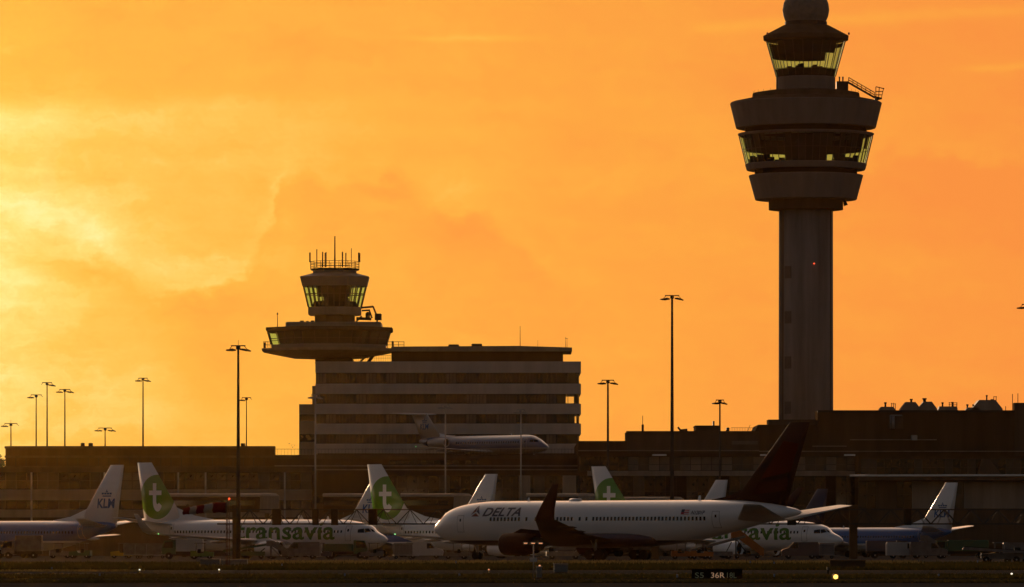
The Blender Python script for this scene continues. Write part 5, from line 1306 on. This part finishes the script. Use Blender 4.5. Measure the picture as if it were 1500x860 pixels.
stairs(1372,752,180,'white boarding stairs behind the tail of the blue topped jet at right','dull_white',3.3).scale = (.72,.72,.72)
box_truck(1408,730,180,'dark green truck at right below the white tail','green_dark','green_dark',7.0,2.4)
tractor(1462,560,180,'yellow tractor near the right edge before a low trolley','yellow')
loader(1466,540,176,'pale low belt loader near the lower right edge','dull_white',1.3)
cart(1488,552,0,'white cart cut close to the lower right edge','dull_white')

# ------------------------------------------------------------------ birds and a far tree
for k, (px, py, s_) in enumerate(((423.6,650,.9),(427,652.2,1.2),(431.5,652.4,.8),(428.5,655.4,.7))):
    Y = 1000; o = MB(); s_ *= .55
    o.loft([[(-.5*s_,0,0),(-.5*s_,.02,.02),(-.5*s_,0,.03)],[(0,-.12*s_,-.1*s_),(0,.12*s_,0),(0,-.05,.14*s_)],[(.6*s_,0,0),(.6*s_,.02,.02),(.6*s_,0,.03)]], smooth=False)
    for q in (-1,1): o.add([(-.2*s_,0,.05),(.25*s_,0,.05),(.1*s_,q*.6*s_,.35*s_),(-.1*s_,q*.6*s_,.35*s_),(-.05*s_,q*1.2*s_,.2*s_),(-.25*s_,q*1.2*s_,.2*s_)],[(0,1,2,3),(3,2,4,5)])
    b__ = o.build('bird', M['bird'], None, (PX(px,Y),Y,PZ(py,Y))); b__.rotation_euler = (0,0,R(70+20*k)); tag(b__, ['uppermost left','largest','rightmost','lowest'][k]+' of four small birds in the gap left of the office block', 'bird', 'birds flying left of the office block')
tree_r = random.Random(9)
for (px, Y, h, lab) in ((1,1350,22.0,'far treetop at the left edge beside the parking garage'),(-14,1380,25,'far tree half out of view at the left edge')):
    t = empty('tree', (PX(px,Y),Y,0), 0, lab, 'tree', 'far trees at the left edge')
    mb = MB(); mb.tube((0,0,0),(.3,0,h*.6),.5,.25,8)
    for k in range(7): a = tree_r.uniform(0,6.28); mb.tube((.2,0,h*(.35+.05*k)),(cos(a)*3.2,sin(a)*3.2,h*(.55+.06*k)),.16,.05,5)
    mb.build('trunk', M['bark'], t)
    mb = MB()
    for k in range(1600):
        a, u, v = tree_r.uniform(0,6.28), tree_r.random()**.5, tree_r.uniform(-1,1); rad = 4.2*u*math.sqrt(1-v*v*.9)*(.8+.3*sin(3*a))
        c_ = Vector((rad*cos(a),rad*sin(a),h*.66+v*h*.36)); n1_ = Vector((tree_r.gauss(0,1),tree_r.gauss(0,1),tree_r.gauss(0,1))).normalized(); n2_ = n1_.orthogonal().normalized(); q = tree_r.uniform(.2,.45)
        mb.add([c_-n1_*q,c_+n2_*q*.6,c_+n1_*q,c_-n2_*q*.6],[(0,1,2,3)])
    mb.build('crown', M['leaf'], t)

# ------------------------------------------------------------------ evening haze
HAZE_D = 4.6e-6
if HAZE_D:
    hm = bpy.data.materials.new('haze'); N, L = nt(hm); N.remove(N['Principled BSDF'])
    pv = N.new('ShaderNodeVolumePrincipled'); pv.inputs['Color'].default_value = (1,.52,.07,1); pv.inputs['Density'].default_value = HAZE_D; pv.inputs['Anisotropy'].default_value = .975
    L.new(pv.outputs[0], N['Material Output'].inputs['Volume'])
    ho = MB().box(-1500,1500,-60,2600,-1.2,125).build('haze', hm); tag(ho, kind='stuff')
sc.cycles.use_denoising = True
sc.cycles.max_bounces = 8; sc.cycles.transparent_max_bounces = 24; sc.cycles.volume_bounces = 1
